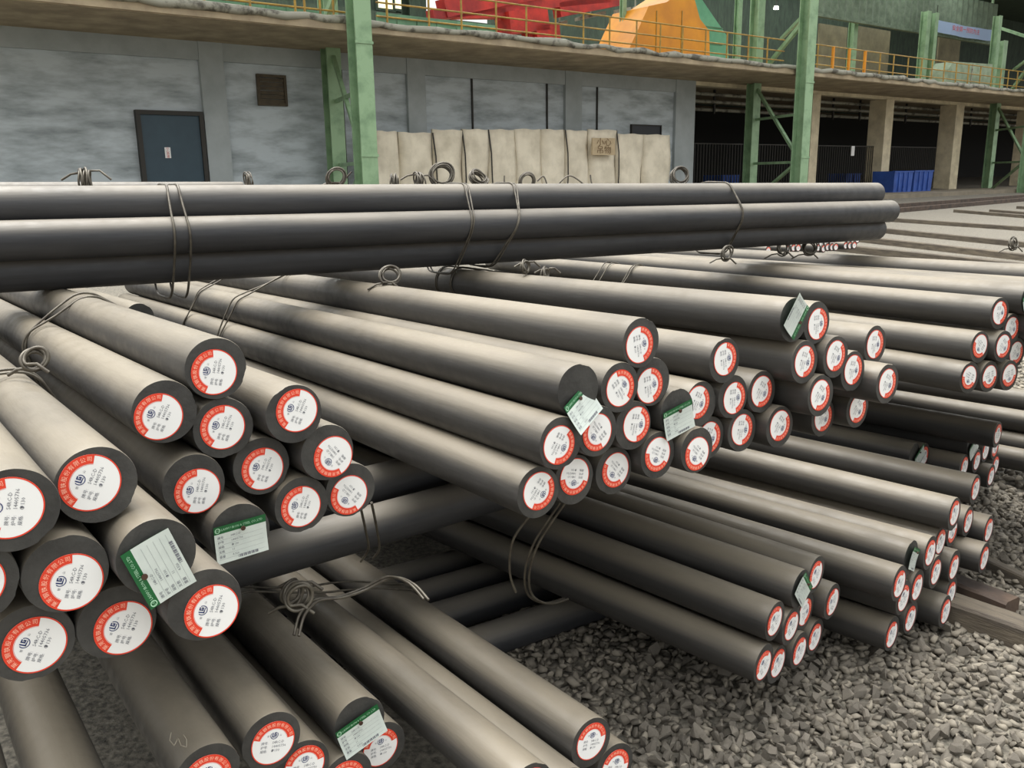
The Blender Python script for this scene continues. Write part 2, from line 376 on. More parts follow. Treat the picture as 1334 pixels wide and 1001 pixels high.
# door
mb = MB(); t_ = .1
d1 = empty('door_1', BM@Matrix.Translation((dx0, QW, FZ)), kind='structure', label='dark teal steel door in the plaster wall with a small pink notice')
dw, dh = dx1-dx0, dzt-FZ
mb.box(0, .02, 0, dw, .1, dh); mb.build('door_leaf', [M['teal']], d1)
mb = MB(); mb.box(-t_, -.04, 0, 0, .12, dh+t_); mb.box(dw, -.04, 0, dw+t_, .12, dh+t_); mb.box(0, -.04, dh, dw, .12, dh+t_); mb.build('door_frame', [M['iron']], d1)
nx, nz = bx(214.5, 193)-dx0, bz(218, 206)-FZ; nx2, nz2 = bx(222, 193)-dx0, bz(218, 192)-FZ
mb = MB(); mb.box(nx, .008, nz, nx2, .02, nz2)
for i, ch in enumerate('小心地滑'):
    put_text(mb, ch, .075, 0, 0, 0, 1, fn=lambda p, i=i: Vector(((nx+nx2)/2+p.x, .004, nz2-(i+.5)*(nz2-nz)/4+p.y)))
mb.build('notice', [M['white'], M['redink']], d1, label='small white notice with pink red characters')
# vent panel and small window
def louvre(name, u0, v0, u1, v1, mt, mt2, n, label, cat):
    x0, x1 = bx(u0, v1), bx(u1, v1); z0, z1 = bz(u0, v1), bz(u0, v0)
    o = empty(name, BM@Matrix.Translation(((x0+x1)/2, QW+.12, z0)), label=label, cat=cat)
    wv, hv = (x1-x0)/2, z1-z0
    mb = MB()
    for (a, b_, c_, d_) in ((-wv, 0, -wv+.07, hv), (wv-.07, 0, wv, hv), (-wv+.07, 0, wv-.07, .07), (-wv+.07, hv-.07, wv-.07, hv)): mb.box(a, -.09, b_, c_, 0, d_)
    mb.build('frame', [mt], o)
    for i in range(n):
        z = .07+(hv-.14)*i/n; mb = MB(); mb.box(-wv+.07, -.05, z, wv-.07, -.02, z+(hv-.14)/n*.86, 0, .004); mb.build('slat', [mt2], o)
    return o
louvre('wall_vent', 338, 96, 376, 137, M['vent'], M['vent'], 6, 'weathered brown boarded vent high on the plaster wall beside the green column', 'vent')
wn = empty('window_1', BM@Matrix.Translation((bx(825, 170), QW, bz(845, 176))), kind='structure', label='small dark window slit above the beige covers')
ww, wh = bx(862, 170)-bx(825, 170), bz(845, 164)-bz(845, 176)
mb = MB(); mb.box(0, .06, 0, ww, .115, wh); mb.build('pane', [M['black']], wn)
mb = MB(); mb.box(-.04, .03, -.04, ww+.04, .12, 0); mb.box(-.04, .03, wh, ww+.04, .12, wh+.04); mb.box(-.04, .03, 0, 0, .12, wh); mb.box(ww, .03, 0, ww+.04, .12, wh); mb.build('frame', [M['iron']], wn)

# walkway slab
slab = empty('trim_1', BM, kind='structure', label='brown concrete walkway slab overhanging the wall, pipe along its edge')
mb = MB(); mb.box(XL, QF, ZU, XR, QW+.6, ZU+.16); mb.build('slab_deck', [M['slab']], slab)
mb = MB(); mb.box(XL, QF-.04, ZU+.02, XR, QF+.12, ZU+.2); mb.build('edge_beam', [M['slab']], slab)
pts = []; rr = []; x = XL
while x < XR:
    pts.append((x, QF-.04+random.uniform(-.04, .04), ZU+.23+random.uniform(-.04, .04))); rr.append(.085*random.uniform(.7, 1.35)); x += random.uniform(.25, .7)
mb = MB(); mb.tube(pts, rr, n=8); mb.build('lagged_pipe', [M['pipe']], slab, label='battered pale lagged pipe along the slab edge')
# lintel beam and concrete columns of the open bays
ZB = bz(1120, 127)
part_box('lintel', XJ, QW+.02, ZB, XR, QW+.42, ZU+.02, M['beamc'], slab)
for u_ in (1060, 1155, 1246, 1345, 1440):
    xx = bx(u_, 190, QW); wd_ = bx(u_+5, 190)-bx(u_-5, 190)
    mb = MB(); mb.box(xx-wd_/2, QW-.02, FZ-.3, xx+wd_/2, QW+.8, ZB+.01)
    bobj('concrete_column', mb, [M['beamc']], label={1060: 'tan concrete column directly right of the nearer green lattice column', 1155: 'tan concrete column left of the blue bins', 1246: 'tan concrete column right of the blue bins', 1345: 'tan concrete column at the right frame edge', 1440: 'tan concrete column beyond the right frame edge'}[u_], cat='column', group='concrete columns of the open bays')
# dark bays: floor, back and side walls
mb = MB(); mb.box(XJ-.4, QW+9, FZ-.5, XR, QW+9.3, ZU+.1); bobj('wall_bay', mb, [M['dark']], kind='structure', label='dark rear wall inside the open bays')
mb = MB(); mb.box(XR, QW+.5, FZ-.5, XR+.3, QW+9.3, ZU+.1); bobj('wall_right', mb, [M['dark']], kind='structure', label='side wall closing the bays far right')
mb = MB(); mb.box(XJ-.3, QW+.5, FZ-.5, XJ, QW+9.3, ZU+.1); bobj('wall_left', mb, [M['plaster']], kind='structure', label='side wall of the open bays')
mb = MB(); mb.box(XJ, QW+.6, ZU+.02, XR, QW+9, ZU+.15); bobj('ceiling', mb, [M['slab']], kind='structure', label='concrete ceiling over the open bays')
mb = MB(); mb.box(XJ-.4, QW-3.2, FZ-.55, XR, QW+9, FZ+.0); bobj('floor', mb, [M['floorc']], kind='structure', label='pale concrete apron in front of the open bays')
for k, zz in enumerate((bz(1120, 134), bz(1120, 141), bz(1120, 149))):
    q = QW+1.3+.5*k; mb = MB(); mb.tube([(XJ+.05, q, zz+.1), (XR-.05, q, zz+.1)], .07, n=8)
    bobj('overhead_pipe', mb, [M['pipe']], label=('uppermost', 'middle', 'lowest')[k]+' grey pipe running across the top of the dark bays', cat='pipe')
for u_ in (915+20, 1090, 1125, 1185, 1270):
    x = bx(u_, 150, QW+1.6); mb = MB(); mb.beam((x, QW+1.8, ZU), (x, QW+1.8, bz(1120, 152)), .08, .08)
    bobj('pipe_hanger', mb, [M['iron']], label='thin iron hanger for the pipes in the dark bays, '+{935: 'leftmost', 1090: 'second from left', 1125: 'third from left', 1185: 'fourth from left', 1270: 'rightmost'}[u_], cat='hanger', group='pipe hangers in the bays')
# bar fence across the bays
zf = bz(1120, 190, QW+.4)
fence = empty('bar_fence', BM@Matrix.Translation((bx(912, 230), QW+.45, FZ)), label='dark iron bar fence closing the open bays', cat='fence')
x0, x1 = bx(912, 230), bx(1228, 230); mb = MB(); mb.box(0, -.02, zf-FZ-.04, x1-x0, .02, zf-FZ); mb.build('top_rail', [M['iron']], fence)
mb = MB(); mb.box(0, -.02, .12, x1-x0, .02, .16); mb.build('bottom_rail', [M['iron']], fence)
x = 0; bar_me = None
while x < x1-x0:
    if bar_me is None:
        mb = MB(); mb.box(-.013, -.013, 0, .013, .013, zf-FZ-.04); bar_me = mb.mesh('picket', M['iron'])
    o = link('picket', bar_me, fence); o.location = (x, 0, 0); x += .17
px_, pz_ = bx(1111, 197, QW+.4), bz(1111, 203, QW+.4)
mb = MB(); mb.box(px_-.12, QW+.39, pz_, px_+.12, QW+.42, pz_+.42); bobj('notice_board', mb, [M['white']], label='small white notice hung on the bar fence', cat='sign')
# blue bins
def bin_(u0, u1, vt, vb, q, label):
    xa, xb = bx(u0, 235, q), bx(u1, 235, q); zt = bz((u0+u1)/2, vt, q); zb = FZ
    o = empty('blue_bin', BM@Matrix.Translation(((xa+xb)/2, q+.5, zb)), label=label, cat='bin', group='blue bins by the bay columns')
    hw, hh = (xb-xa)/2, zt-zb
    mb = MB(); P = [(-hw*.95, -.5, 0), (hw*.95, -.5, 0), (hw*.95, .5, 0), (-hw*.95, .5, 0), (-hw, -.53, hh), (hw, -.53, hh), (hw, .53, hh), (-hw, .53, hh)]
    mb.add(P, [(0, 1, 5, 4), (1, 2, 6, 5), (2, 3, 7, 6), (3, 0, 4, 7), (0, 3, 2, 1)]); P2 = [(x*.93, y*.93, z) for x, y, z in P[4:]]; P3 = [(x*.88, y*.88, .08) for x, y, z in P[:4]]
    mb.add(P[4:]+P2+P3, [(0, 1, 5, 4), (1, 2, 6, 5), (2, 3, 7, 6), (3, 0, 4, 7), (4, 5, 9, 8), (5, 6, 10, 9), (6, 7, 11, 10), (7, 4, 8, 11), (8, 9, 10, 11)])
    mb.build('tub', [M['blue']], o)
    for sgx in (-.5, 0, .5):
        mb = MB(); mb.box(sgx*hw-.04, -.57, .05, sgx*hw+.04, -.5, hh-.04); mb.build('rib', [M['blue']], o)
    mb = MB(); mb.box(-hw-.03, -.56, hh-.06, hw+.03, -.52, hh); mb.build('rim', [M['blue']], o)
bin_(1164, 1188, 223, 247, QW-1.2, 'blue bin on the left of the pair between two tan columns')
bin_(1190, 1214, 222, 247, QW-1.2, 'blue bin on the right of the pair between two tan columns')
bin_(1102, 1120, 226, 245, QW+2.5, 'small blue bin deep behind the bar fence')
bin_(940, 962, 228, 245, QW+2.5, 'dim blue bin behind the fence left of the green lattice column')

# green lattice columns: a front I column, a rear one, bracing between
def lattice(uf, uft, ur, label, wf, vt=0, zt=None):
    # uf: px centre at v=240 of the front column
    xf = bx(uf, 240, QF-.35); o = empty('lattice_column', BM@Matrix.Translation((xf, QF-.35, gz(*(WE*xf+WN*(QF-.35)).xy[:]))), label=label, cat='column', group='green steel lattice columns')
    zb = o.matrix_world.translation.z; Zt = 9.5-zb
    xr = bx(ur, 200, QW-.5)-xf; yr = QW-.5-(QF-.35)
    mb = MB(); mb.ibeam((0, 0, 0), (0, 0, Zt), wf, .42, .035, up=(0, 1, 0)); mb.build('front_column', [M['gpaint']], o)
    mb = MB(); mb.ibeam((xr, yr, 0), (xr, yr, ZU-zb+3), wf*.95, .36, .035, up=(0, 1, 0)); mb.build('rear_column', [M['gpaint']], o)
    hgt = ZU-zb
    for z_ in (hgt*.33, hgt*.70):
        mb = MB(); mb.beam((0, .2, z_), (xr, yr-.2, z_), .07, .09); mb.build('cross_bar', [M['gpaint']], o)
    for (za, zb_) in ((.02, hgt*.31), (hgt*.95, hgt*.40)):
        mb = MB(); mb.beam((xr, yr-.15, za), (0, .2, zb_), .1, .1); mb.build('brace', [M['gpaint']], o)
    for z_ in (hgt*.36, hgt*.93):
        mb = MB(); mb.box(-wf/2-.02, -.23, z_, wf/2+.02, -.2, z_+.06); mb.build('splice_plate', [M['gpaint']], o)
    # above the slab
    mb = MB(); mb.beam((0, .2, hgt+1.9), (xr+1.5, yr, hgt+1.7), .1, .12); mb.build('cross_bar', [M['gpaint']], o)
    mb = MB(); mb.beam((0, .2, hgt+1.7), (xr-.6, yr-.8, hgt+.3), .12, .14); mb.build('brace', [M['gpaint']], o)
    mb = MB(); mb.beam((0, .2, hgt+2.5), (xr-.9, yr, hgt+3.6), .1, .12); mb.build('brace', [M['gpaint']], o)
    return o
lattice(478, 0, 438, 'green steel lattice column standing nearest, left of the beige covers', .42)
lattice(1040, 0, 978, 'green steel lattice column in the middle, where the open bays begin', .45)
lattice(1334, 0, 1290, 'green steel lattice column cut by the right frame edge', .45)
lattice(-300, 0, -330, 'green steel lattice column beyond the left edge', .42)

# beige covered barrier
qq = QW-1.0
edges = [489, 521, 565, 603, 637, 672, 705, 736, 766, 802, 836, 872]
cov = empty('covered_barrier', BM@Matrix.Translation((bx(489, 235, qq), qq, FZ)), label='row of creased beige cover panels tied along the foot of the wall', cat='barrier')
X0 = bx(489, 235, qq)
for i in range(len(edges)-1):
    xa, xb = bx(edges[i], 230, qq)-X0, bx(edges[i+1], 230, qq)-X0
    zt = bz((edges[i]+edges[i+1])/2, 169+random.uniform(-1.5, 1.5)+(3 if i < 2 else 0)+(6 if i > 8 else 0), qq)-FZ
    mb = MB(); NX, NZ = 8, 10; P = []
    for side in (0, 1):
        for a in range(NZ+1):
            for b_ in range(NX+1):
                fx, fz_ = b_/NX, a/NZ
                bulge = .10*math.sin(PI*fx)**.5*(.55+.45*math.sin(PI*fz_*.9+.2)) + .03*math.sin(7*fz_+i*2+3*fx)+.03*math.sin(13*fx+5*fz_+i)
                P.append((xa+.015+(xb-xa-.03)*fx, (-bulge if side == 0 else .08), zt*fz_+(.012*math.sin(9*fx+i) if a == NZ else 0)))
    n1 = (NX+1)*(NZ+1)
    fs = [(a*(NX+1)+b_, a*(NX+1)+b_+1, (a+1)*(NX+1)+b_+1, (a+1)*(NX+1)+b_) for a in range(NZ) for b_ in range(NX)]
    fs += [(n1+f[3], n1+f[2], n1+f[1], n1+f[0]) for f in fs]
    top = NZ*(NX+1); fs += [(top+b_, top+b_+1, n1+top+b_+1, n1+top+b_) for b_ in range(NX)]
    fs += [(n1+a*(NX+1), a*(NX+1), (a+1)*(NX+1), n1+(a+1)*(NX+1)) for a in range(NZ)]
    fs += [(a*(NX+1)+NX, n1+a*(NX+1)+NX, n1+(a+1)*(NX+1)+NX, (a+1)*(NX+1)+NX) for a in range(NZ)]
    mb.add(P, fs, 0, True); mb.build('cover_panel', [M['quilt']], cov)
    if i in (1, 2, 3, 6, 8):
        mb = MB(); mb.tube([(xb, -.02, zt), (xb+.02, -.12, zt*.7), (xb+.05, -.1, zt*.4), (xb+.03+.1*(i % 2), -.06, .1)], .022, n=6); mb.build('tie_rope', [M['iron']], cov)
# sign board on it
xa, xb, za, zb_ = bx(771, 190, qq-.3), bx(801, 190, qq-.3), bz(786, 202, qq-.3), bz(786, 180, qq-.3)
sg = empty('sign_board', BM@Matrix.Translation(((xa+xb)/2, qq-.3, za)), label='small cream sign board with faded brown characters on the beige covers', cat='sign')
mb = MB(); hw = (xb-xa)/2; hh = zb_-za; mb.box(-hw, -.015, 0, hw, .015, hh, 0, .01); mb.build('board', [M['sign']], sg)
mb = MB()
for r_, txt in enumerate(('小心', '吊物')):
    put_text(mb, txt, hh*.5, 0, 0, 0, 0, fn=lambda p, r_=r_: Vector((p.x, -.03, hh*(.74-.47*r_)+p.y)), sx_=1.25)
mb.build('lettering', [M['brownink']], sg)

# railing on the slab edge
def railing(u0, u1, posts, label, q, vt, colors=None, zt=None):
    xa, xb = bx(u0, 60, q), bx(u1, 60, q); z0 = ZU+.16; h = zt
    o = empty('railing', BM@Matrix.Translation((xa, q, z0)), label=label, cat='railing', group='yellow railings on the walkway')
    for f_ in (1.0, .62, .3):
        mb = MB(); mb.tube([(0, 0, h*f_), (xb-xa, 0, h*f_)], .022, n=6); mb.build('rail', [M['yellow']], o)
    for i, u_ in enumerate(posts):
        x = bx(u_, 60, q)-xa; mb = MB(); mb.tube([(x, 0, 0), (x, 0, h)], .028 if not colors or u_ not in colors else .06, n=6)
        mb.build('post', [M['orange'] if colors and u_ in colors else M['yellow']], o)
QR = QF+.12
HR = bz(750, 16, QR)-ZU-.16
railing(-200, 452, [-180, -90, -20, 60, 170, 271, 330, 388, 400, 420, 437], 'yellow pipe railing on the walkway left of the nearest green column', QR, 0, zt=HR)
railing(492, 1022, [506, 560, 602, 647, 686, 724, 760, 794, 829, 860, 889, 919, 947, 975, 1000], 'yellow pipe railing in front of the orange housing', QR, 0, zt=HR)
railing(1060, 1420, [1066, 1086, 1107, 1128, 1148, 1166, 1185, 1203, 1217, 1233, 1249, 1265, 1281, 1296, 1308, 1318, 1330, 1345, 1370, 1400], 'yellow pipe railing on the walkway right of the middle green column', QR, 0, {1086, 1107, 1128}, zt=HR)

# things on the deck
QD = QF+1.2; ZD = ZU+.16
def prism(mb, poly, y0, y1, mi=0):
    n = len(poly); P = [(x, y0, z) for x, z in poly]+[(x, y1, z) for x, z in poly]
    mb.add(P, [tuple(range(n)), tuple(range(2*n-1, n-1, -1))]+[(i, n+i, n+(i+1) % n, (i+1) % n) for i in range(n)], mi)
def deck(name, px, q, dep, mt, label, cat):
    P = [B(u, v, q) for u, v in px]; cx_ = sum(p[0] for p in P)/len(P); z0 = max(ZD, min(p[1] for p in P))
    o = empty(name, BM@Matrix.Translation((cx_, q, ZD)), label=label, cat=cat)
    mb = MB(); prism(mb, [(x-cx_, z-ZD) for x, z in P], 0, dep); mb.build('body', [mt], o); return o, cx_
def bot(u, q=None):   # px row where the deck meets depth q
    q = q or QD; lo, hi = 0, 200
    for _ in range(30):
        m_ = (lo+hi)/2
        if bz(u, m_, q) > ZD: lo = m_
        else: hi = m_
    return lo
hs, cx_ = deck('orange_housing', [(813, bot(813)), (925, bot(925)), (924, 40), (912, 25), (903, -8), (893, -14), (868, 3), (845, 8)], QD, 1.6, M['orange'], 'orange painted machine housing with sloped sides on the walkway', 'machine')
x = bx(888, 70, QD)-cx_
mb = MB(); mb.box(x-.5, -.03, .02, x+.5, 0, .22); mb.build('step_plate', [M['orange']], hs)
for u_ in (855, 888):
    x = bx(u_, 30, QD)-cx_; mb = MB(); mb.box(x-.015, -.02, .25, x+.015, 0, bz(u_, 14, QD)-ZD); mb.build('seam', [M['yellow']], hs)
gh, cx2 = deck('mint_housing', [(905, bot(905, QD+1.4)), (950, bot(950, QD+1.4)), (948, 48), (932, 25), (915, 0), (905, -6)], QD+1.4, 1.2, M['mint'], 'mint green housing behind the orange one on the walkway', 'machine')
for k in range(3):
    z = .5+.55*k; x = bx(930, 50, QD+1.4)-cx2; mb = MB(); mb.box(x-.55, -.03, z, x+.45, 0, z+.04); mb.build('stiffener', [M['gpanel']], gh)
# low green parapet of panels behind the railing, left
qp = QD+1.0
par = empty('panel_screen', BM@Matrix.Translation((bx(140, 10, qp), qp, ZD)), label='low screen of green steel panels behind the left railing', cat='screen')
X0 = bx(140, 10, qp); us = list(range(140, 452, 26))
for a, b_ in zip(us[:-1], us[1:]):
    mb = MB(); x0, x1 = bx(a, 10, qp)-X0, bx(b_, 10, qp)-X0; mb.box(x0+.02, 0, 0, x1-.02, .06, bz(300, 2, qp)-ZD, 0, .008); mb.box(x1-.03, -.05, 0, x1+.03, 0, bz(300, 2, qp)-ZD); mb.build('panel', [M['gpanel']], par)
par = empty('panel_screen', BM@Matrix.Translation((bx(490, 10, qp), qp, ZD)), label='low screen of grey-green panels below the red crane beam', cat='screen')
X0 = bx(490, 10, qp); us = list(range(490, 650, 26))
for a, b_ in zip(us[:-1], us[1:]):
    mb = MB(); x0, x1 = bx(a, 10, qp)-X0, bx(b_, 10, qp)-X0; mb.box(x0+.02, 0, 0, x1-.02, .06, bz(560, 24, qp)-ZD, 0, .008); mb.box(x0, -.06, bz(560, 24, qp)-ZD-.1, x1, 0, bz(560, 24, qp)-ZD); mb.build('panel', [M['gpanel']], par)
# red crane girder crossing behind
qc = QD+4
cr = empty('crane_girder', BM@Matrix.Translation((bx(690, 20, qc), qc, ZD)), label='red travelling crane girder with lattice end behind the railing', cat='crane')
X0 = bx(690, 20, qc)
def cb(u0, v0, u1, v1, a, b_, q=qc, nm='girder_beam'):
    p, q_ = B(u0, v0, q), B(u1, v1, q); mb = MB(); mb.beam((p[0]-X0, q-qc, p[1]-ZD), (q_[0]-X0, q-qc, q_[1]-ZD), a, b_); return mb.build(nm, [M['crane']], cr)
cb(575, 12, 700, -12, .5, .55); cb(560, 20, 790, -2, .4, .3); cb(590, 18, 655, 18, .4, .3); cb(655, 32, 705, 26, .8, .7, nm='trolley'); cb(690, 46, 720, 44, .8, .55, nm='trolley')
cb(725, 14, 810, -2, .4, .45); cb(650, 24, 680, 4, .14, .14, nm='brace'); cb(704, 32, 716, -4, .1, .1, nm='brace'); cb(600, 22, 640, 6, .12, .12, nm='brace')
# leg of the crane standing on the deck, hidden behind trolley
mb = MB(); mb.box(-.2, -.2, 0, .2, .2, bz(690, 40, qc)-ZD); mb.build('end_carriage', [M['crane']], cr)
# pale light fittings under the crane
for k, (u0, v0, u1, v1) in enumerate(((722, 33, 736, 29), (752, 25, 786, 17), (803, 15, 818, 12), (821, 12, 834, 9))):
    p, q_ = B(u0, v0, qc+.5), B(u1, v1, qc+.5); mb = MB(); mb.beam((p[0], qc+.5, p[1]), (q_[0], qc+.5, q_[1]), .3, .12); mb.tube([((p[0]+q_[0])/2, qc+.5, (p[1]+q_[1])/2), ((p[0]+q_[0])/2, qc+.5, 11.58)], .03, n=5)
    bobj('pale_duct', mb, [M['pipe']], label='pale duct piece number'.replace(' number', '')+' '+('furthest left below the red girder', 'long, left of the thin green post', 'short, right of the thin green post', 'rightmost before the orange housing')[k], cat='duct', group='pale ducts behind the railing')
# hall structure above and behind the deck
QH = QW+7
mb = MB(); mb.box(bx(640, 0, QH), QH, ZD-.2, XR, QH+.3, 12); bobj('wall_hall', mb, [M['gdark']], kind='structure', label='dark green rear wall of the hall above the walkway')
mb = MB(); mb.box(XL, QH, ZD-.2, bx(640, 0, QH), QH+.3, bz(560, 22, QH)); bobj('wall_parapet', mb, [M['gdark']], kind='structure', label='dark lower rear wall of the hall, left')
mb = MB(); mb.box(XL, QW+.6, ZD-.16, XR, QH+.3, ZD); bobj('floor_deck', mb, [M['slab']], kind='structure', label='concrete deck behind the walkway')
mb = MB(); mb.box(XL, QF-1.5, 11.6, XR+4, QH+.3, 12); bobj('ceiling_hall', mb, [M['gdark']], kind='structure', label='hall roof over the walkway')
for k in range(9):
    xa = bx(-100, 5, QH-4)+k*5.2; mb = MB(); mb.box(xa, QF+1.5, 11.5, xa+2.4, QH-2, 11.6); bobj('hall_fill_panel', mb, [M['hallfill']], kind='structure', label='added glowing panel under the hall roof, brightening the hall')  # unseen glowing panels, added to brighten the upper hall
def deckcol(u_, q, wd_, zt, label, mt='gpaint'):
    x = bx(u_, 60, q); mb = MB(); mb.ibeam((x, q, ZD), (x, q, zt), wd_, wd_, .03, up=(0, 1, 0)); bobj('steel_post', mb, [M[mt]], label=label, cat='post', group='green posts of the hall')
deckcol(985, QD+.3, .36, 9, 'green steel post left of the middle lattice column above the walkway')
deckcol(811, QD+1, .16, 9, 'thin pale green post left of the orange housing')
deckcol(960, QD+3, .22, 9, 'grey-green post behind the mint housing')
deckcol(1110, QD+3.5, .3, 9, 'dim green post behind the orange railing posts')
deckcol(1203, QD+2.2, .34, 9, 'green post, left one of the pair before the banner')
deckcol(1214, QD+2.2, .28, 9, 'green post, right one of the pair before the banner')
deckcol(1296, QD, .3, bz(1296, 20, QD), 'pale green post right of the banner')
deckcol(540, QD+3, .5, 9, 'dark green post above the panels right of the nearest column', 'gdark')
# cream cladding fields on hall wall, banner, corrugated canopy
for k, (u0, u1, v0) in enumerate(((1066, 1102, 30), (1114, 1158, 33), (1222, 1250, 46))):
    q = QD+5.5; xa, xb = bx(u0, 70, q), bx(u1, 70, q); mb = MB(); mb.box(xa, q, ZD, xb, q+.1, bz(u0, v0, q)); bobj('cladding_panel', mb, [M['cream']], label='cream cladding panel '+('just right of the middle lattice column', 'behind the dim green post', 'under the banner')[k], cat='panel', group='cream panels behind the railing')
qb = QD+2.6; xa, xb = bx(1219, 40, qb), bx(1293, 40, qb)
bn = empty('banner', BM@Matrix.Translation((xa, qb, bz(1219, 41, qb))), label='pale blue banner with faded red characters hung between the hall posts', cat='banner')
hh = bz(1219, 25, qb)-bz(1219, 41, qb); mb = MB(); P = []
for i in range(13):
    for j in range(3): P.append(((xb-xa)*i/12, .04*math.sin(i*1.3), hh*j/2-.05*math.sin(PI*i/12)))
mb.add(P, [(i*3+j, (i+1)*3+j, (i+1)*3+j+1, i*3+j+1) for i in range(12) for j in range(2)]); 
mb.build('cloth', [M['banner']], bn)
mb = MB(); put_text(mb, '安全第一预防为主', hh*.5, 0, 0, 0, 0, fn=lambda p: Vector(((xb-xa)*.5+p.x, -.06, hh*.5+p.y)), sx_=1.3); mb.build('lettering', [M['redink']], bn)
for k, xk in enumerate((0.0, xb-xa)):
    mb = MB(); mb.tube([(xk, 0, hh*.5), (xk, 0, 9.5-bz(1219, 41, qb))], .02, n=5); mb.build('hanging_rope', [M['iron']], bn)
qk = QD+2.9; can = empty('corrugated_canopy', BM@Matrix.Translation((bx(1062, 10, qk), qk, bz(1062, 6, qk))), label='grey-green corrugated canopy sheet high above the right walkway', cat='canopy')
xa, xb = bx(1062, 10, qk), bx(1300, 10, qk); N = 60; mb = MB(); P = []
for i in range(N+1):
    for j, z in enumerate((-.35, 1.6)): P.append(((xb-xa)*i/N, .07*(i % 2), z))
mb.add(P, [(2*i, 2*i+2, 2*i+3, 2*i+1) for i in range(N)]); mb.build('sheet', [M['canopy']], can)
mb = MB(); mb.box(0, -.1, -.45, xb-xa, .1, -.33); mb.build('edge_angle', [M['canopy']], can)
for xk in (.3, xb-xa-.3): mb = MB(); mb.beam((xk, .15, 1.2), (xk, .15, 11.6-bz(1062, 6, qk)), .1, .1); mb.build('hanger', [M['gpaint']], can)
p = B(1011, 12, QD+4); mb = MB(); x, z = p
lp = empty('hall_lamp', BM@Matrix.Translation((x, QD+4, z)), label='small bright lamp in the dark hall right of the thin green post', cat='lamp')
mb.tube([(0, 0, 0), (0, 0, .12)], [.11, .08], n=10); mb.build('lens', [M['lamp']], lp); mb = MB(); mb.tube([(0, 0, .12), (0, 0, 11.6-z)], .02, n=5); mb.build('drop_rod', [M['iron']], lp)
# cream crate on the walkway, right
qx = QR+.5; cr2 = empty('covered_crate', BM@Matrix.Translation((bx(1263, 90, qx), qx, ZD)), label='low pale green covered crate behind the right railing', cat='crate')
xa, xb = bx(1233, 95, qx)-bx(1263, 90, qx), bx(1292, 95, qx)-bx(1263, 90, qx); hq = bz(1263, 83, qx)-ZD
mb = MB(); prism(mb, [(xa, 0), (xb, 0), (xb, hq*1.1), (xa+.5, hq), (xa+.15, hq*.7)], 0, .8); mb.build('cover', [M['crate']], cr2); mb = MB(); mb.box(.2, -.02, 0, .28, 0, hq); mb.build('strap', [M['pipe']], cr2)
# backlit windows in the far left of the hall
qz = QH+4
for n_, (u0, u1, v0, v1) in enumerate(((492, 512, -10, 10), (514, 531, -10, 11))):
    xa, xb = bx(u0, 5, qz), bx(u1, 5, qz); z0, z1 = bz(u0, v1, qz), bz(u0, v0, qz)
    wo_ = empty('window_%d' % (n_+2), BM@Matrix.Translation((xa, qz, z0)), kind='structure', label='backlit yellowish hall window '+('nearest the green column', 'second from the green column')[n_])
    mb = MB(); mb.box(0, 0, 0, xb-xa, .04, z1-z0); mb.build('pane', [M['pane']], wo_); mb = MB(); mb.box(-.1, -.05, -.1, xb-xa+.1, .05, 0); mb.box(-.1, -.05, 0, 0, .05, z1-z0); mb.build('frame', [M['gdark']], wo_)
mb = MB(); mb.box(XL, qz+.06, ZD-.2, bx(556, 0, qz), qz+.3, bz(500, -14, qz)); bobj('wall_far', mb, [M['gdark']], kind='structure', label='far green hall wall holding the backlit windows')
BUNDLES={}
BUNDLES['D']=dict(d=[-0.50828, 0.86087, -0.02378],L=4.2,bars=[('f1', [1.9847, 3.4998, 1.2034], 358, [-0.0015, 0.0026], 's'), ('f2', [2.0934, 3.5886, 1.122], 338, [-0.0018, 0.004], 's'), ('f3', [1.8902, 3.4468, 1.0754], 228, [-0.0006, 0.0049], 's'), ('f4', [2.0125, 3.4947, 1.0671], 316, [-0.0025, 0.0022], 's'), ('f5', [2.1485, 3.6306, 1.0114], 316, [-0.0014, 0.0012], 's'), ('f6', [1.8457, 3.4161, 0.9564], 244, [-0.0038, 0.002], 's'), ('f7', [1.9599, 3.4774, 0.9449], 279, [-0.0003, 0.0005], 's'), ('f8', [2.0753, 3.537, 0.9359], 279, [-0.0001, 0.0006], 's'), ('f9', [2.1497, 3.58, 1.2479], 115, [-0.0109, -0.0023], 't'), ('f10', [2.2122, 3.6414, 1.1373], 100, [-0.0171, -0.0016], 't')])
BUNDLES['F']=dict(d=[-0.73043, 0.6822, 0.03276],L=2.9,bars=[('k1', [0.8154, 2.4842, 0.4009], 125, [-0.0038, 0.002], 's'), ('k2', [0.8956, 2.565, 0.3378], 121, [-0.0003, 0.0005], 's'), ('k3', [0.7792, 2.4575, 0.2691], 123, [-0.0006, -0.0052], 's'), ('k4', [0.8512, 2.5484, 0.2099], 114, [0.0048, 0.0032], 's'), ('k5', [0.9513, 2.6328, 0.2088], 125, [0.0022, -0.0025], 's'), ('k6', [1.0387, 2.7289, 0.2042], 122, [-0.0046, 0.0014], 's'), ('k7', [0.9797, 2.6794, 0.3278], 353, [-0.0047, -0.0], 's'), ('k8', [0.9197, 2.5721, 0.4657], 43, [0.0002, 0.0], 't'), ('k9', [1.004, 2.6713, 0.4663], 123, [-0.0037, 0.0014], 's'), ('k10', [1.0957, 2.7489, 0.3267], 155, [0.002, -0.0021], 's')])
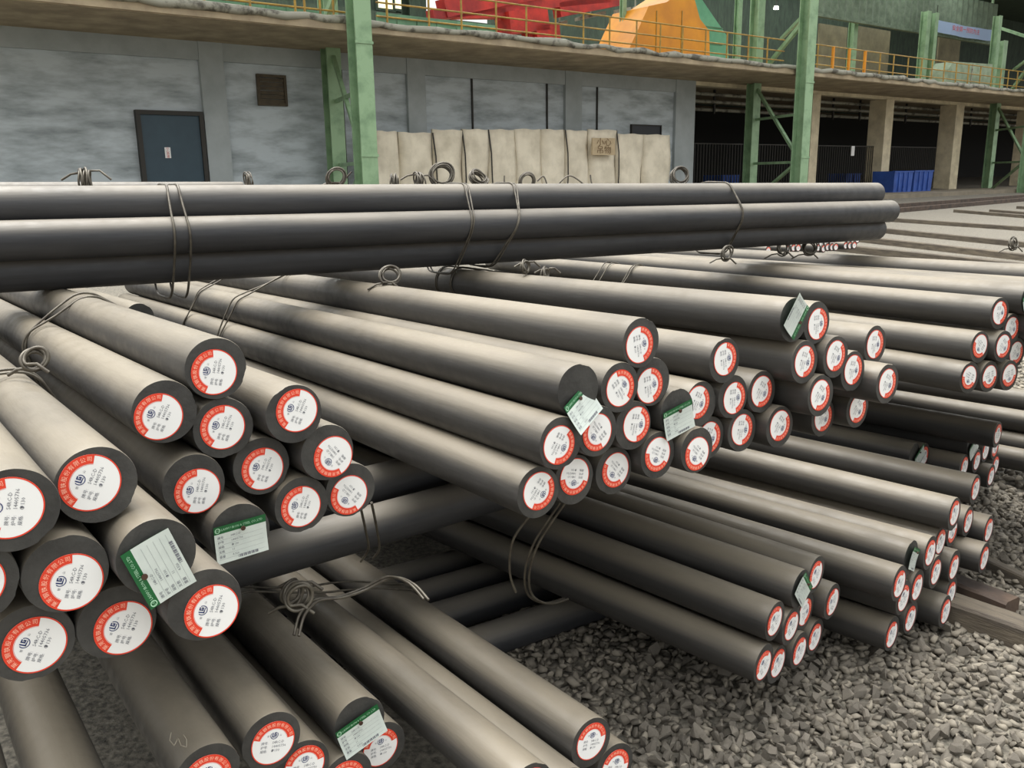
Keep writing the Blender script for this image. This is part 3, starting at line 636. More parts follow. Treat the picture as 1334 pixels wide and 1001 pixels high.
BUNDLES['E']=dict(d=[-0.59857, 0.80051, -0.0299],L=2.9,bars=[('m1', [-0.5199, 1.6216, 0.6127], 75, [0.0021, -0.0046], 's'), ('m2', [-0.4759, 1.6795, 0.5025], 80, [0.0048, 0.0032], 's'), ('m3', [-0.3633, 1.7766, 0.5451], 106, [-0.0018, -0.013], 't'), ('m4', [-0.332, 1.8757, 0.41], 86, [-0.0046, 0.0014], 's'), ('m5', [-0.3932, 1.7414, 0.4235], 86, [-0.0047, -0.0], 's'), ('m6', [-0.6092, 1.4908, 0.6323], 79, [-0.0026, -0.0049], 's'), ('m7', [0.183, 1.8867, 0.4066], 76, [0.0001, 0.0042], 's'), ('m8', [0.2494, 1.943, 0.2931], 69, [0.0007, -0.0001], 's'), ('m9', [0.0267, 1.6784, 0.4383], 88, [0.0021, 0.0046], 's'), ('m10', [0.1146, 1.7659, 0.357], 89, [-0.0016, 0.0041], 's'), ('m11', [-0.9312, 1.2804, 0.7239], 82, [0.0044, -0.0013], 's'), ('m12', [-0.7709, 1.3238, 0.6615], 83, [-0.0048, -0.0011], 's')])
BUNDLES['A']=dict(d=[-0.60913, 0.79264, -0.02601],L=4.2,bars=[('b1', [-0.7521, 1.2307, 1.2928], 166, [-0.0045, 0.0048], 's'), ('b2', [-0.6857, 1.3574, 1.2859], 151, [-0.0093, 0.0061], 's'), ('b3', [-0.7204, 1.2928, 1.159], 158, [0.0058, -0.016], 's'), ('b4', [-0.5932, 1.3404, 1.1656], 199, [-0.0024, -0.0184], 't'), ('b5', [-0.5374, 1.383, 1.0539], 157, [0.0094, -0.0142], 's'), ('b6', [-0.6816, 1.3588, 1.0364], 151, [0.0078, -0.0127], 's'), ('b7', [-0.7869, 1.2828, 1.0422], 149, [0.0039, -0.0041], 's'), ('b8', [-0.8229, 1.2157, 1.1795], 157, [-0.0025, 0.0022], 's'), ('a1', [-0.613, 1.7655, 1.3914], 164, [-0.0049, -0.0066], 's'), ('a2', [-0.6998, 1.6945, 1.319], 150, [-0.0129, -0.0076], 's'), ('a3', [-0.6113, 1.7708, 1.2613], 155, [-0.0014, 0.0023], 's'), ('a4', [-0.4737, 1.826, 1.275], 151, [0.0063, 0.007], 's'), ('a6', [-0.5535, 1.8245, 1.1576], 153, [0.0012, -0.0064], 's'), ('a7', [-0.4183, 1.8786, 1.1692], 215, [0.0123, -0.0116], 's'), ('a8', [-0.3855, 1.9466, 1.0544], 219, [-0.0047, -0.0111], 's'), ('a9', [-0.4803, 1.8566, 1.0537], 157, [-0.0022, -0.0037], 's'), ('a10', [-0.6636, 1.7137, 1.1564], 162, [0.0054, -0.0146], 's'), ('a11', [-0.5776, 1.7154, 1.0461], 91, [-0.0024, -0.008], 't')])
BUNDLES['BC']=dict(d=[-0.59374, 0.80421, -0.02672],L=4.2,bars=[('c1', [0.3312, 2.1884, 1.3527], 8, [-0.006, -0.0046], 's'), ('c2', [0.2727, 2.1373, 1.2485], 31, [-0.0, -0.002], 's'), ('c3', [0.3708, 2.2384, 1.2377], 6, [-0.0106, -0.0084], 's'), ('c4', [0.1599, 2.0399, 1.2666], 116, [0.0048, -0.0447], 't'), ('c5', [0.1139, 1.9871, 1.1501], 326, [-0.0056, -0.0033], 's'), ('c6', [0.2106, 2.075, 1.1522], 216, [-0.0016, -0.0019], 's'), ('c7', [0.3148, 2.1838, 1.1336], 346, [0.0106, 0.0024], 's'), ('c8', [0.0594, 1.987, 1.0268], 317, [0.0018, 0.0033], 's'), ('c9', [0.1531, 2.0801, 1.024], 256, [0.0014, 0.0086], 's'), ('c10', [0.2671, 2.1933, 1.0069], 221, [0.005, 0.0019], 's'), ('c11', [0.3909, 2.2402, 1.0334], 242, [-0.0018, 0.0034], 's'), ('c12', [0.5092, 2.299, 1.0273], 226, [-0.0004, -0.0099], 's'), ('c13', [0.4477, 2.2826, 1.1424], 102, [-0.0046, -0.0182], 't'), ('c14', [0.5337, 2.3849, 1.1367], 331, [-0.013, 0.0069], 's'), ('c15', [0.5728, 2.4341, 1.0213], 336, [0.0001, 0.0006], 's'), ('d1', [0.6036, 2.4139, 1.2549], 6, [0.0005, 0.0046], 's'), ('d2', [0.6432, 2.4559, 1.1372], 358, [0.0042, -0.0037], 's'), ('d3', [0.7483, 2.5322, 1.1316], 325, [-0.0015, 0.0026], 's'), ('d4', [0.6861, 2.4996, 1.0213], 349, [-0.0018, 0.004], 's'), ('d5', [0.8135, 2.5467, 1.0175], 318, [-0.0006, 0.0049], 's'), ('e0', [0.8203, 2.4988, 1.3547], 321, [-0.0043, 0.0117], 't'), ('e1', [0.9174, 2.5826, 1.3309], 0, [0.0042, -0.0037], 's'), ('e2', [0.8696, 2.5276, 1.2225], 340, [-0.0015, 0.0026], 's'), ('e3', [0.9894, 2.6016, 1.2216], 329, [-0.0018, 0.004], 's'), ('e4', [1.0755, 2.6769, 1.1588], 346, [-0.0006, 0.0049], 's'), ('e5', [1.2045, 2.8313, 1.2123], 353, [-0.0025, 0.0022], 's'), ('e6', [1.2015, 2.7077, 1.1093], 329, [-0.0014, 0.0012], 's'), ('e7', [0.9346, 2.5552, 1.1125], 320, [-0.0038, 0.002], 's'), ('e8', [1.0385, 2.8039, 0.9729], 326, [-0.0003, 0.0005], 's'), ('e9', [1.1692, 2.8459, 0.9885], 313, [-0.0001, 0.0006], 's')])
BUNDLES['GH']=dict(d=[-0.70343, 0.71076, -0.00078],L=3.1,bars=[('g1', [1.9838, 3.5262, 0.4358], 136, [-0.0018, 0.004], 's'), ('g2', [1.6668, 3.0853, 0.5051], 123, [-0.0006, 0.0049], 's'), ('g3', [1.7819, 3.2976, 0.3426], 286, [-0.0025, 0.0022], 's'), ('g4', [1.8852, 3.3774, 0.3525], 124, [-0.0014, 0.0012], 's'), ('g5', [2.0022, 3.423, 0.2923], 126, [-0.0038, 0.002], 's'), ('g6', [1.6785, 3.252, 0.4184], 111, [0.0009, -0.0033], 't'), ('g7', [1.5293, 2.9669, 0.4026], 121, [-0.0001, 0.0006], 's'), ('g8', [1.6398, 3.1168, 0.3751], 105, [0.0048, 0.0032], 's'), ('g9', [1.9267, 3.3034, 0.2228], 125, [0.0022, -0.0025], 's'), ('g10', [1.7234, 3.1493, 0.2622], 123, [-0.0038, -0.0037], 's'), ('g11', [1.586, 3.0214, 0.2991], 121, [0.0001, 0.0006], 's'), ('g12', [1.7375, 3.1758, 0.1354], 122, [-0.0028, -0.0037], 's'), ('g13', [1.3302, 2.7657, 0.3821], 124, [0.0002, -0.0009], 's'), ('g14', [1.3847, 2.8405, 0.2897], 103, [0.002, -0.0021], 's'), ('g15', [1.4771, 2.9319, 0.2865], 120, [-0.0027, -0.0024], 's'), ('g16', [1.4229, 2.8912, 0.4195], 63, [0.0, 0.0], 't'), ('g17', [1.6633, 3.0684, 0.11], 131, [0.0044, -0.0013], 's'), ('g18', [1.3621, 2.8501, 0.1427], 127, [-0.0048, -0.0011], 's'), ('g19', [1.471, 2.9444, 0.1566], 112, [-0.0048, -0.0034], 's'), ('h1', [2.3505, 4.0408, 0.5211], 79, [-0.0006, 0.0049], 's'), ('h2', [2.6371, 4.5416, 0.2896], 289, [-0.0025, 0.0022], 's'), ('h3', [2.2669, 4.4145, 0.3639], 135, [-0.0014, 0.0012], 's'), ('h4', [2.3179, 4.2013, 0.427], 118, [0.0044, -0.0207], 't'), ('h5', [2.5385, 4.4577, 0.3045], 108, [-0.0003, 0.0005], 's'), ('h6', [2.4475, 4.3691, 0.2768], 118, [-0.0001, 0.0006], 's'), ('h7', [2.2638, 4.1504, 0.3204], 117, [0.0048, 0.0032], 's'), ('h8', [1.9795, 4.0898, 0.4039], 121, [0.0438, -0.0105], 't'), ('h8b', [2.0719, 4.1764, 0.3745], 50, [-0.0004, -0.0003], 's'), ('h9', [2.558, 4.412, 0.1758], 127, [-0.0046, 0.0014], 's'), ('h10', [2.6782, 4.59, 0.176], 109, [0.0001, 0.0006], 's'), ('h11', [2.6667, 4.7068, 0.0691], 118, [-0.0028, -0.0037], 's')])
BUNDLES['I']=dict(d=[-0.70343, 0.71076, -0.00078],L=3.1,bars=[('i0', [3.2293, 4.8539, 0.4268], 135, [-0.0006, 0.0049], 's'), ('i1', [3.1536, 4.7147, 0.3373], 135, [-0.0025, 0.0022], 's'), ('i2', [3.2571, 4.7413, 0.2458], 136, [-0.0014, 0.0012], 's'), ('i3', [3.1456, 4.6756, 0.2117], 134, [-0.0038, 0.002], 's'), ('i4', [3.0409, 4.5653, 0.161], 133, [-0.0003, 0.0005], 's')])

# ---------------------------------------------------------------- steel bars
DI = 0.13; RB = DI/2
def bar_mesh(L, R=RB, n=56, seed=0, m='steel'):
    """axis along -z from the marked end at the origin; slight rim wear on the ends"""
    rs = np.random.RandomState(seed); mb = MB(); rings = []
    wob = 1+.006*np.sin(np.arange(n)*2*PI/n*3+rs.uniform(0, 6))+rs.uniform(-.003, .003, n)
    nick = np.ones(n); k = rs.randint(0, n); nick[k:k+3] = .972
    prof = [(0, .985, 1), (-.003, 1.0, 1), (-.04, 1, 0)]+[(-L*t, 1, 0) for t in (.12, .25, .4, .55, .7, .85)]+[(-L+.003, 1, 0), (-L, .98, 0)]
    bend = rs.uniform(-.004, .004, 2)
    for z, f, nk in prof:
        t = -z/L; ox, oy = bend[0]*math.sin(PI*t), bend[1]*math.sin(PI*t)
        rr = R*f*wob*(nick if nk else 1)
        rings.append([(ox+rr[i]*math.cos(2*PI*i/n), oy+rr[i]*math.sin(2*PI*i/n), z) for i in range(n)])
    P = [p for r in rings for p in r]; fs = []
    for i in range(len(rings)-1):
        for k in range(n): fs.append((i*n+k, (i+1)*n+k, (i+1)*n+(k+1) % n, i*n+(k+1) % n))
    mb.add(P, fs, 0, True)
    b = len(rings)-1; mb.add(rings[0], [tuple(range(n))], 1); mb.add(rings[-1], [tuple(range(n-1, -1, -1))], 1)
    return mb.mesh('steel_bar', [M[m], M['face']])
# round sticker, crescent towards +y
def sticker_mesh():
    R = .0478; mb = MB(); n = 64
    def annulus(r0, r1, a0, a1, z, mi, k=48):
        P = []
        for i in range(k+1):
            a = a0+(a1-a0)*i/k; P += [(r0*math.cos(a), r0*math.sin(a), z), (r1*math.cos(a), r1*math.sin(a), z)]
        mb.add(P, [(2*i, 2*i+1, 2*i+3, 2*i+2) for i in range(k)], mi)
    mb.add([(R*math.cos(2*PI*i/n), R*math.sin(2*PI*i/n), .0006) for i in range(n)], [tuple(range(n))], 0)
    P = [(R*math.cos(2*PI*i/n), R*math.sin(2*PI*i/n), z) for z in (0, .0006) for i in range(n)]
    mb.add(P, [(i, (i+1) % n, n+(i+1) % n, n+i) for i in range(n)], 1)
    annulus(R*.955, R*1.0, 0, 2*PI, .0009, 1, 64)
    A = math.radians(76); annulus(R*.67, R*.98, PI/2-A, PI/2+A, .0010, 1)
    annulus(R*.645, R*.655, PI/2-A, PI/2+A, .0010, 1)
    s = '莱芜钢铁股份有限公司'
    for i, ch in enumerate(s):
        a = math.radians(90+66-132*i/9); r = R*.83
        put_text(mb, ch, R*.19, r*math.cos(a), r*math.sin(a), .0013, 4, rot=a-PI/2, res=1)
    # logo
    annulus(R*.155, R*.185, math.radians(-215), math.radians(35), .0011, 2, 24)
    logo = (0, R*.36)
    k0 = len(mb.v)-2*25
    for i in range(k0, len(mb.v)): x, y, z = mb.v[i]; mb.v[i] = (x+logo[0], y+logo[1], z)
    for (x0, y0, x1, y1) in ((-.10, -.09, -.055, .13), (-.10, -.09, .02, -.05), (-.01, .085, .11, .13), (-.01, -.02, .03, .13), (-.01, -.03, .11, .01), (.07, -.03, .11, .055), (.045, .03, .11, .055), (.02, -.09, .11, -.06)):
        mb.add([(logo[0]+R*a, logo[1]+R*b, .0012) for a, b in ((x0, y0), (x1, y0), (x1, y1), (x0, y1))], [(0, 1, 2, 3)], 2)
    put_text(mb, '银', R*.1, -R*.28, R*.33, .0011, 3, res=1); put_text(mb, '山', R*.1, R*.3, R*.33, .0011, 3, res=1)
    for k, (a, b) in enumerate((('牌号:', 'S4RC-D'), ('炉号:', '14405736'), ('规格:', 'Φ130'))):
        y = R*(.02-.19*k); put_text(mb, a, R*.15, -R*.56, y, .0011, 3, res=1, align='LEFT'); put_text(mb, b, R*.17, -R*.05, y, .0011, 3, res=1, align='LEFT')
    return mb.mesh('round_sticker', [M['white'], M['red'], M['navy'], M['ink'], M['ringtext']])
STK = sticker_mesh()
def tag_mesh(seed):
    w_, h_ = .112, .082; rs = np.random.RandomState(seed); cu = rs.uniform(.25, .9); fold = rs.uniform(-.3, .3)
    def bend(p):
        x, y = p.x, p.y; t = (h_/2-y)/h_
        return Vector((x, y, p.z+.004+.016*cu*t*t+.010*fold*(x/w_)+.06*cu*max(0, abs(x)-.03)**2*4))
    mb = MB(); NX, NY = 12, 12
    ys = [-h_/2+h_*j/NY for j in range(NY+1)]; hy = h_/2-.017
    for (lo, hi, mi, ny) in ((-h_/2, hy, 0, 10), (hy, h_/2, 1, 3)):
        for z, fl in ((0.0004, 0), (-.0004, 1)):
            P = [bend(Vector((-w_/2+w_*i/NX, lo+(hi-lo)*j/ny, z))) for j in range(ny+1) for i in range(NX+1)]
            fs = [(j*(NX+1)+i, j*(NX+1)+i+1, (j+1)*(NX+1)+i+1, (j+1)*(NX+1)+i) for j in range(ny) for i in range(NX)]
            mb.add(P, [f[::-1] for f in fs] if fl else fs, 0 if False else (mi if not fl else 1))
    for (x0, y0, x1, y1) in ((w_/2-.0025, -h_/2, w_/2, hy), (-w_/2, -h_/2, -w_/2+.001, hy), (-w_/2, -h_/2, w_/2, -h_/2+.0015)):
        P = [bend(Vector((x, y, .0008))) for x, y in ((x0, y0), (x1, y0), (x1, y1), (x0, y1))]
    put_text(mb, 'LAIWU IRON & STEEL CO.,LTD', .0076, .004, h_/2-.0085, .001, 2, res=1, fn=bend, sx_=.86)
    P = []
    for i in range(20):
        a = 2*PI*i/20; P += [bend(Vector((-.0485+r*math.cos(a), h_/2-.0085+r*math.sin(a), .001))) for r in (.0042, .0058)]
    mb.add(P, [(2*i, 2*i+1, (2*i+3) % 40, (2*i+2) % 40) for i in range(20)], 2)
    put_text(mb, 'LG', .006, -.0485, h_/2-.0085, .001, 2, res=1, fn=bend)
    for k, (a, b) in enumerate((('牌号', 'S4RC-D'), ('炉号', '14405736'), ('规格', 'Φ130'), ('支数', '11'), ('重量', '4.326'))):
        y = h_/2-.026-.0105*k; put_text(mb, a, .0065, -w_/2+.006, y, .001, 3, res=1, align='LEFT', fn=bend); put_text(mb, b, .0065, -.022, y, .001, 3, res=1, align='LEFT', fn=bend)
        P = [bend(Vector((x, y_, .0009))) for x, y_ in ((-w_/2+.005, y-.0052), (w_/2-.008, y-.0052), (w_/2-.008, y-.0049), (-w_/2+.005, y-.0049))]; mb.add(P, [(0, 1, 2, 3)], 3)
    for k in range(16):
        x = -.01+k*.0028; P = [bend(Vector((xx, yy, .001))) for xx, yy in ((x, -h_/2+.004), (x+.001+.0008*(k % 3), -h_/2+.004), (x+.001+.0008*(k % 3), -h_/2+.010), (x, -h_/2+.010))]; mb.add(P, [(0, 1, 2, 3)], 3)
    me = mb.mesh('paper_tag', [M['pale'], M['green'], M['tagtext'], M['ink']]); return me
TAGS = [tag_mesh(i) for i in range(4)]
nail_mb = MB(); nail_mb.tube([(0, 0, -.004), (0, 0, .010)], .0022, n=8); nail_mb.tube([(0, 0, .0095), (0, 0, .0115)], .0052, n=10); NAIL = nail_mb.mesh('nail', M['nail'])
BMESH = {}
def get_bar(L, k, m='steel'):
    key = (round(L, 3), k % 3, m)
    if key not in BMESH: BMESH[key] = bar_mesh(L, seed=hash(k % 3)+11, m=m)
    return BMESH[key]
def frame(p, d, spin=0):
    d = Vector(d).normalized(); s = d.cross(Vector((0, 0, 1))).normalized(); t = s.cross(d)
    m_ = Matrix(((s.x, t.x, -d.x, p[0]), (s.y, t.y, -d.y, p[1]), (s.z, t.z, -d.z, p[2]), (0, 0, 0, 1)))
    return m_ @ Matrix.Rotation(spin, 4, 'Z')
BAR = {}
def put_bar(name, p, d, L, label, group, la=90, off=(0, 0), kind='s', spin=None, k=0, m='steel'):
    spin = random.uniform(0, 6.28) if spin is None else spin
    o = link('steel_bar', get_bar(L, k, m)); o.matrix_world = frame(p, d, spin); tag(o, label, 'steel bar', group)
    BAR[name] = (Vector(p), Vector(d).normalized(), L, o)
    if kind == 's':
        c = link('round_sticker', STK, o)
        c.matrix_local = Matrix.Rotation(-spin, 4, 'Z') @ Matrix.Translation((off[0], off[1], .0008)) @ Matrix.Rotation(math.radians(la-90), 4, 'Z')
    elif kind == 't':
        c = link('paper_tag', TAGS[k % 4], o); c['label'] = 'bent pale paper tag with green header strip'
        tilt = TILT.get(name, (8, 0))
        c.matrix_local = Matrix.Rotation(-spin, 4, 'Z') @ Matrix.Translation((off[0], off[1], .004)) @ Matrix.Rotation(math.radians(la-90), 4, 'Z') @ Matrix.Rotation(math.radians(tilt[0]), 4, 'X') @ Matrix.Rotation(math.radians(tilt[1]), 4, 'Y')
        q = link('nail', NAIL, c); q.location = (.004, .026, 0)
    return o
TILT = {'e0': (0, 0), 'g16': (8, 8), 'c4': (-6, 14)}
LBL = dict(
 b1='large bar end cut by the left frame edge, topmost there', b2='large bar end upper right of the one cut at the left edge', b3='large bar end in the third row down at the far left',
 b4='bar end with the large tilted green and white tag, lower left', b5='lowest right bar end of the left stack, right of the tilted tag', b6='lowest bar end just below the large tilted tag', b7='lowest bar end in the bottom left corner stack', b8='bar end mostly outside the left edge, only a sliver of sticker showing',
 a1='highest bar end of the left stack, under the wire loop', a2='bar end left of and below the highest one in the left stack', a3='bar end directly under the highest one in the left stack', a4='bar end alone to the right of the highest one in the left stack',
 a6='bar end in the middle of the left stack, under its highest pair', a7='right edge bar end of the left stack, second from bottom, sticker turned sideways', a8='rightmost and lowest small bar end of the left stack above the cross bar', a9='bar end beside the rightmost lowest one of the left stack',
 a10='bar end above the level green and white tag in the left stack', a11='bar end carrying the level green and white tag, left stack',
 c1='highest bar end of the centre stack', c2='bar end under and left of the highest one in the centre stack', c3='bar end under and right of the highest one, partly covered, centre stack', c4='bar end with a folded tag at the left of the centre stack',
 c5='bar end at the left flank of the centre stack below the folded tag', c6='bar end right of the left flank one, tucked under the folded tag', c7='bar end in the very middle of the centre stack', c8='lowest and leftmost bar end of the centre stack above the hanging wire',
 c9='lowest row bar end second from left in the centre stack', c10='lowest row bar end third from left in the centre stack', c11='lowest row bar end fourth from left in the centre stack', c12='lowest row bar end fifth from left in the centre stack', c13='bar end carrying the square hanging tag in the centre stack',
 c14='bar end half hidden by the square hanging tag', c15='bar end peeping out behind the fifth of the lowest row',
 d1='highest bar end of the small group right of the centre stack', d2='bar end below the highest one of that small group', d3='bar end right of that group, level with its second row', d4='lowest bar end of the small group, left', d5='lowest bar end of the small group, right',
 e0='bar end covered by the twisted tag on the right centre stack', e1='bar end beside the twisted tag, top of the right centre stack', e2='bar end under the twisted tag', e3='bar end second from left in the second row of the right centre stack', e4='bar end overlapped in the middle of the right centre stack',
 e5='upper right bar end of the right centre stack', e6='rightmost bar end of the right centre stack, third row', e7='bar end at the left in the third row of the right centre stack', e8='lowest bar end, mostly covered, of the right centre stack', e9='lowest right bar end of the right centre stack',
 f1='highest stickered bar end of the far right stack', f2='bar end tucked right under the highest one, far right stack', f3='bar end at the left of the middle row, far right stack', f4='bar end second in the middle row, far right stack', f5='bar end third in the middle row, partly covered, far right stack',
 f6='leftmost bar end in the lowest row of the far right stack', f7='middle bar end in the lowest row of the far right stack', f8='rightmost bar end in the lowest row of the far right stack', f9='tagged bar end cut by the right frame edge, upper', f10='tagged bar end cut by the right frame edge, lower',
 h1='highest bar end of the shaded far lower stack', h2='sliver of bar end right below the highest shaded one', h3='dark bar end with lone sticker set back in the shaded lower stack', h4='tagged bar end in the shaded far lower stack', h5='bar end right of the tagged one, shaded lower stack', h6='bar end below the shaded tagged one, left', h7='half hidden bar end left of the shaded tagged one',
 h8='dark bar end with crumpled tag set back above the lower right stack', h8b='sticker end peeping behind the crumpled tag', h9='lowest right bar end of the shaded far lower stack by the gravel', h10='sliver end above the lowest right shaded one', h11='lowest left bar end of the shaded far lower stack',
 g1='single high bar end at the top of the lower right stack', g2='bar end right of the small upright tag, lower right stack', g3='half covered bar end just under the one beside the upright tag', g4='bar end second from right in the upper row of the lower right stack', g5='outermost right bar end, upper, over the gravel',
 g6='bar end carrying the small upright tag, lower right stack', g7='bar end right of the thin diamond tag', g8='covered bar end just behind the one right of the diamond tag', g9='outermost right bar end below the upper one, over the gravel', g10='bar end in the centre of the lower right stack',
 g11='bar end below the one right of the diamond tag', g12='half hidden bar end near the ground timber', g13='bar end below left of the diamond tag', g14='bar end peeping under the one left of the diamond tag', g15='bar end directly under the diamond tag', g16='bar end carrying the thin diamond tag',
 g17='lowest right bar end of the lower right stack, above the gravel', g18='lowest left bar end of the lower right stack, near the gravel', g19='lowest middle bar end of the lower right stack',
 k1='left bar end in the upper row of the low front stack', k2='second bar end in the upper row of the low front stack', k3='lowest leftmost bar end of the low front stack', k4='thin showing bar end right beside the lowest leftmost one', k5='third bar end along the bottom of the low front stack',
 k6='rightmost bar end along the bottom of the low front stack', k7='bar end half hidden under the tilted square tag', k8='bar end carrying the tilted square tag', k9='highest bar end of the low front stack', k10='bar end right under the highest one of the low front stack',
 m1='bar end at the bottom edge, left of the tagged one', m2='bar end at the bottom edge with only red arc showing, left centre', m3='bar end with the level tag at the bottom edge', m4='bar end right of the bottom tagged one', m5='bar end mostly below the frame, under the bottom tag',
 m6='bar with a chalk mark on its shaft at the lower left', m7='highest bar end at the bottom centre, beside the gravel', m8='bar end under the bottom centre one, cut by the frame', m9='thick bare bar running off the bottom between the tag and the centre end', m10='dim bar in the gap left of the bottom centre bar',
 m11='dark shaded bar in the bottom left corner', m12='second dark shaded bar from the bottom left corner',
 i0='bar running out of the right edge, topmost of the shaded far bars', i1='bar running out of the right edge, second of the shaded far bars', i2='hidden shaded bar leaving the right edge behind the second', i3='shaded bar leaving the right edge near its lowest', i4='lowest shaded bar leaving the right edge above the gravel')
GRP = dict(A='steel bars of the left stack', BC='steel bars of the centre stacks', D='steel bars of the far right stack', E='steel bars of the bottom left stack', F='steel bars of the low front stack', GH='steel bars of the lower right stacks', I='steel bars of the shaded far right stack')
kk = 0
for bn_, b in BUNDLES.items():
    for (nm, p, la, off, kind) in b['bars']:
        kk += 1
        put_bar(nm, p, b['d'], b['L'], 'dark steel '+LBL[nm], GRP[bn_], la, off, kind, k=kk)
# top bundle lying across
dT = vdir(2466, 232); nT = Vector((0, 0, 1)).cross(dT).normalized(); tp = atz(1160, 274, FPX*DI/28)
TT = {'t1': (0, -.05, 0), 't2': (1, 0, -.02), 't3': (2, 0, .03), 't4': (.68, .86, -.03), 't5': (1.7, .86, -.12), 't6': (.5, -1, -.02), 't7': (1.5, -1, 0)}
TL = {'t1': 'long bar across the picture, the middle and longest of the crossing three', 't2': 'long crossing bar hidden behind the middle one', 't3': 'long crossing bar at the rear, behind the middle ones', 't4': 'long bar across the picture, top one of the crossing three', 't5': 'long crossing bar behind the top one', 't6': 'long bar across the picture, lowest of the crossing three', 't7': 'long crossing bar behind the lowest one'}
for k, (nm, (a, c, e_)) in enumerate(TT.items()):
    q = tp+nT*a*.1305+Vector((0, 0, c*.1135))+dT*e_-dT*6.4
    put_bar(nm, q, dT, 6.4, 'dark steel '+TL[nm], 'steel bars laid across the top', kind='n', k=k, m='steel_cross')
# bars laid across between the layers
def cross(nm, u, v, Z, vp, l0, l1, off, label, group):
    d = vdir(*vp); p = atz(u, v, Z)+Vector(off); put_bar(nm, p+d*l0, d, l1-l0, 'dark steel '+label, group, kind='n', k=len(BAR), m='steel_cross')
V3 = (2170, 210)
cross('x1', 450, 705, 2.6, V3, -.95, .72, (0, 0, .022), 'cross bar under the left stack, front one catching light', 'steel bars laid across between layers')
cross('x2', 450, 705, 2.6, V3, -.95, .75, (-.09, .11, .097), 'cross bar under the left stack, upper dim one', 'steel bars laid across between layers')
cross('x3', 450, 705, 2.6, V3, -.95, .70, (-.18, .2, .022), 'cross bar under the left stack, rear hidden one', 'steel bars laid across between layers')
for k, (u, v) in enumerate([(700, 812), (640, 785), (600, 762), (570, 741)]):
    r = ray(u, v); Z = -(EYE-RB-.005)/r.z
    cross('y%d' % k, u, v, Z, (2520, 210), -1.2, .5, (0, 0, 0), 'bar lying on the ballast in the gap, '+('nearest the gravel', 'second from the gravel', 'third from the gravel', 'furthest from the gravel')[k], 'steel bars on the ballast under the stacks')
# far bundle behind the top one (only its top bar shows, left)
d4 = vdir(2466, 232); n4 = Vector((0, 0, 1)).cross(d4).normalized(); p4 = atz(316, 249.5, 6.0)
for k, (a, c) in enumerate(((0, 0), (-.5, -1), (.5, -1), (-1, -2), (0, -2), (1, -2))):
    q = p4+n4*a*.1305+Vector((0, 0, c*.1135))-d4*5.5; put_bar('z%d' % k, q, d4, 5.5, 'dark steel bar '+('just showing over the top bundle, far left', 'of the far crossing stack, second row front', 'of the far crossing stack, second row rear', 'of the far crossing stack, bottom row front', 'of the far crossing stack, bottom row middle', 'of the far crossing stack, bottom row rear')[k], 'steel bars of the far crossing stack', kind='n', k=k, m='steel_cross')
# two more bars beyond the far right stack, leaving the right edge
dD = Vector(BUNDLES['D']['d']); f9 = BAR['f9'][0]; sD = dD.cross(Vector((0, 0, 1))).normalized()
for k, (a, ax, dz, nm, lb) in enumerate(((1.02, -1.35, 0.0, 'j1', 'first bar beyond the tagged one at the right edge'), (2.06, -1.50, -.01, 'j2', 'second bar beyond the tagged one at the right edge'), (6.4, -1.90, .0, 'j3', 'pale bar furthest back on the right, before the gravel'), (5.38, -1.70, -.05, 'j4', 'bar before the furthest pale one on the right'), (3.1, -1.60, -.1, 'j5', 'sunken bar between the right edge bars'), (4.2, -1.60, -.1, 'j6', 'second sunken bar between the right edge bars'))):
    q = f9+sD*a*DI+dD*ax+Vector((0, 0, dz)); put_bar(nm, q, dD, 5.6, 'dark steel '+lb, 'steel bars leaving the right edge', la=90, kind='s', k=k)
# bars in the gap between the left and centre stacks, only showing in the shade of the crossing bars
dA = Vector(BUNDLES['A']['d']); sA = dA.cross(Vector((0, 0, 1))).normalized(); a8 = BAR['a8'][0]
for k, (ca, cc, ax) in enumerate(((.5, 1.3, 1.2), (1.5, 1.3, 1.25), (-.4, -.1, 1.6), (.7, -.1, 1.5), (1.7, -.1, 1.6))):
    put_bar('gap%d' % k, a8+sA*ca*DI+dA*(ax+1.2)+Vector((0, 0, cc*DI)), dA, 2.4, 'bar in the shaded gap under the crossing bars, '+('upper left', 'upper right', 'lower left', 'lower middle', 'lower right')[k]+' one', 'steel bars in the shaded gap', kind='n', k=k)
for k in range(7):
    q = f9+sD*(.5+k*1.01)*DI+dD*(-1.1)+Vector((0, 0, -.115-.12*(k > 3))); put_bar('jj%d' % k, q, dD, 5.3, 'dark steel bar beneath the right edge bars, '+('first', 'second', 'third', 'fourth', 'fifth', 'sixth', 'seventh')[k]+' from the far right stack', 'steel bars beneath the right edge bars', kind='s', k=k)
# small far stacks: only stickers show under the long bars
ORD = ['first', 'second', 'third', 'fourth', 'fifth', 'sixth', 'seventh', 'eighth', 'ninth', 'tenth', 'eleventh', 'twelfth']
FO = [o+' from left in the lower row' for o in ORD]+['first of the raised right three', 'second of the raised right three', 'third of the raised right three', 'first of the raised middle three', 'second of the raised middle three', 'third of the raised middle three']
far = [(1001, 326), (1027, 324.5), (1034, 323), (1040, 323), (1066, 323), (1073, 324), (1078.5, 322), (1084, 322), (1089, 322), (1102, 320), (1107.5, 320), (1113, 319.5), (1106, 312.5), (1111.5, 312.5), (1117, 312), (1070, 317), (1077, 317), (1084, 316.5)]
fd = vdir(-120, 262)
for k, (u, v) in enumerate(far):
    q = atz(u, v, 13.4 + (u-1000)*.004); put_bar('w%d' % k, q, fd, 4.0, 'tiny steel bar end of the small far stacks, '+FO[k], 'bars of the small far stacks', la=80, kind='s', k=k)
# sleepers under the far stacks

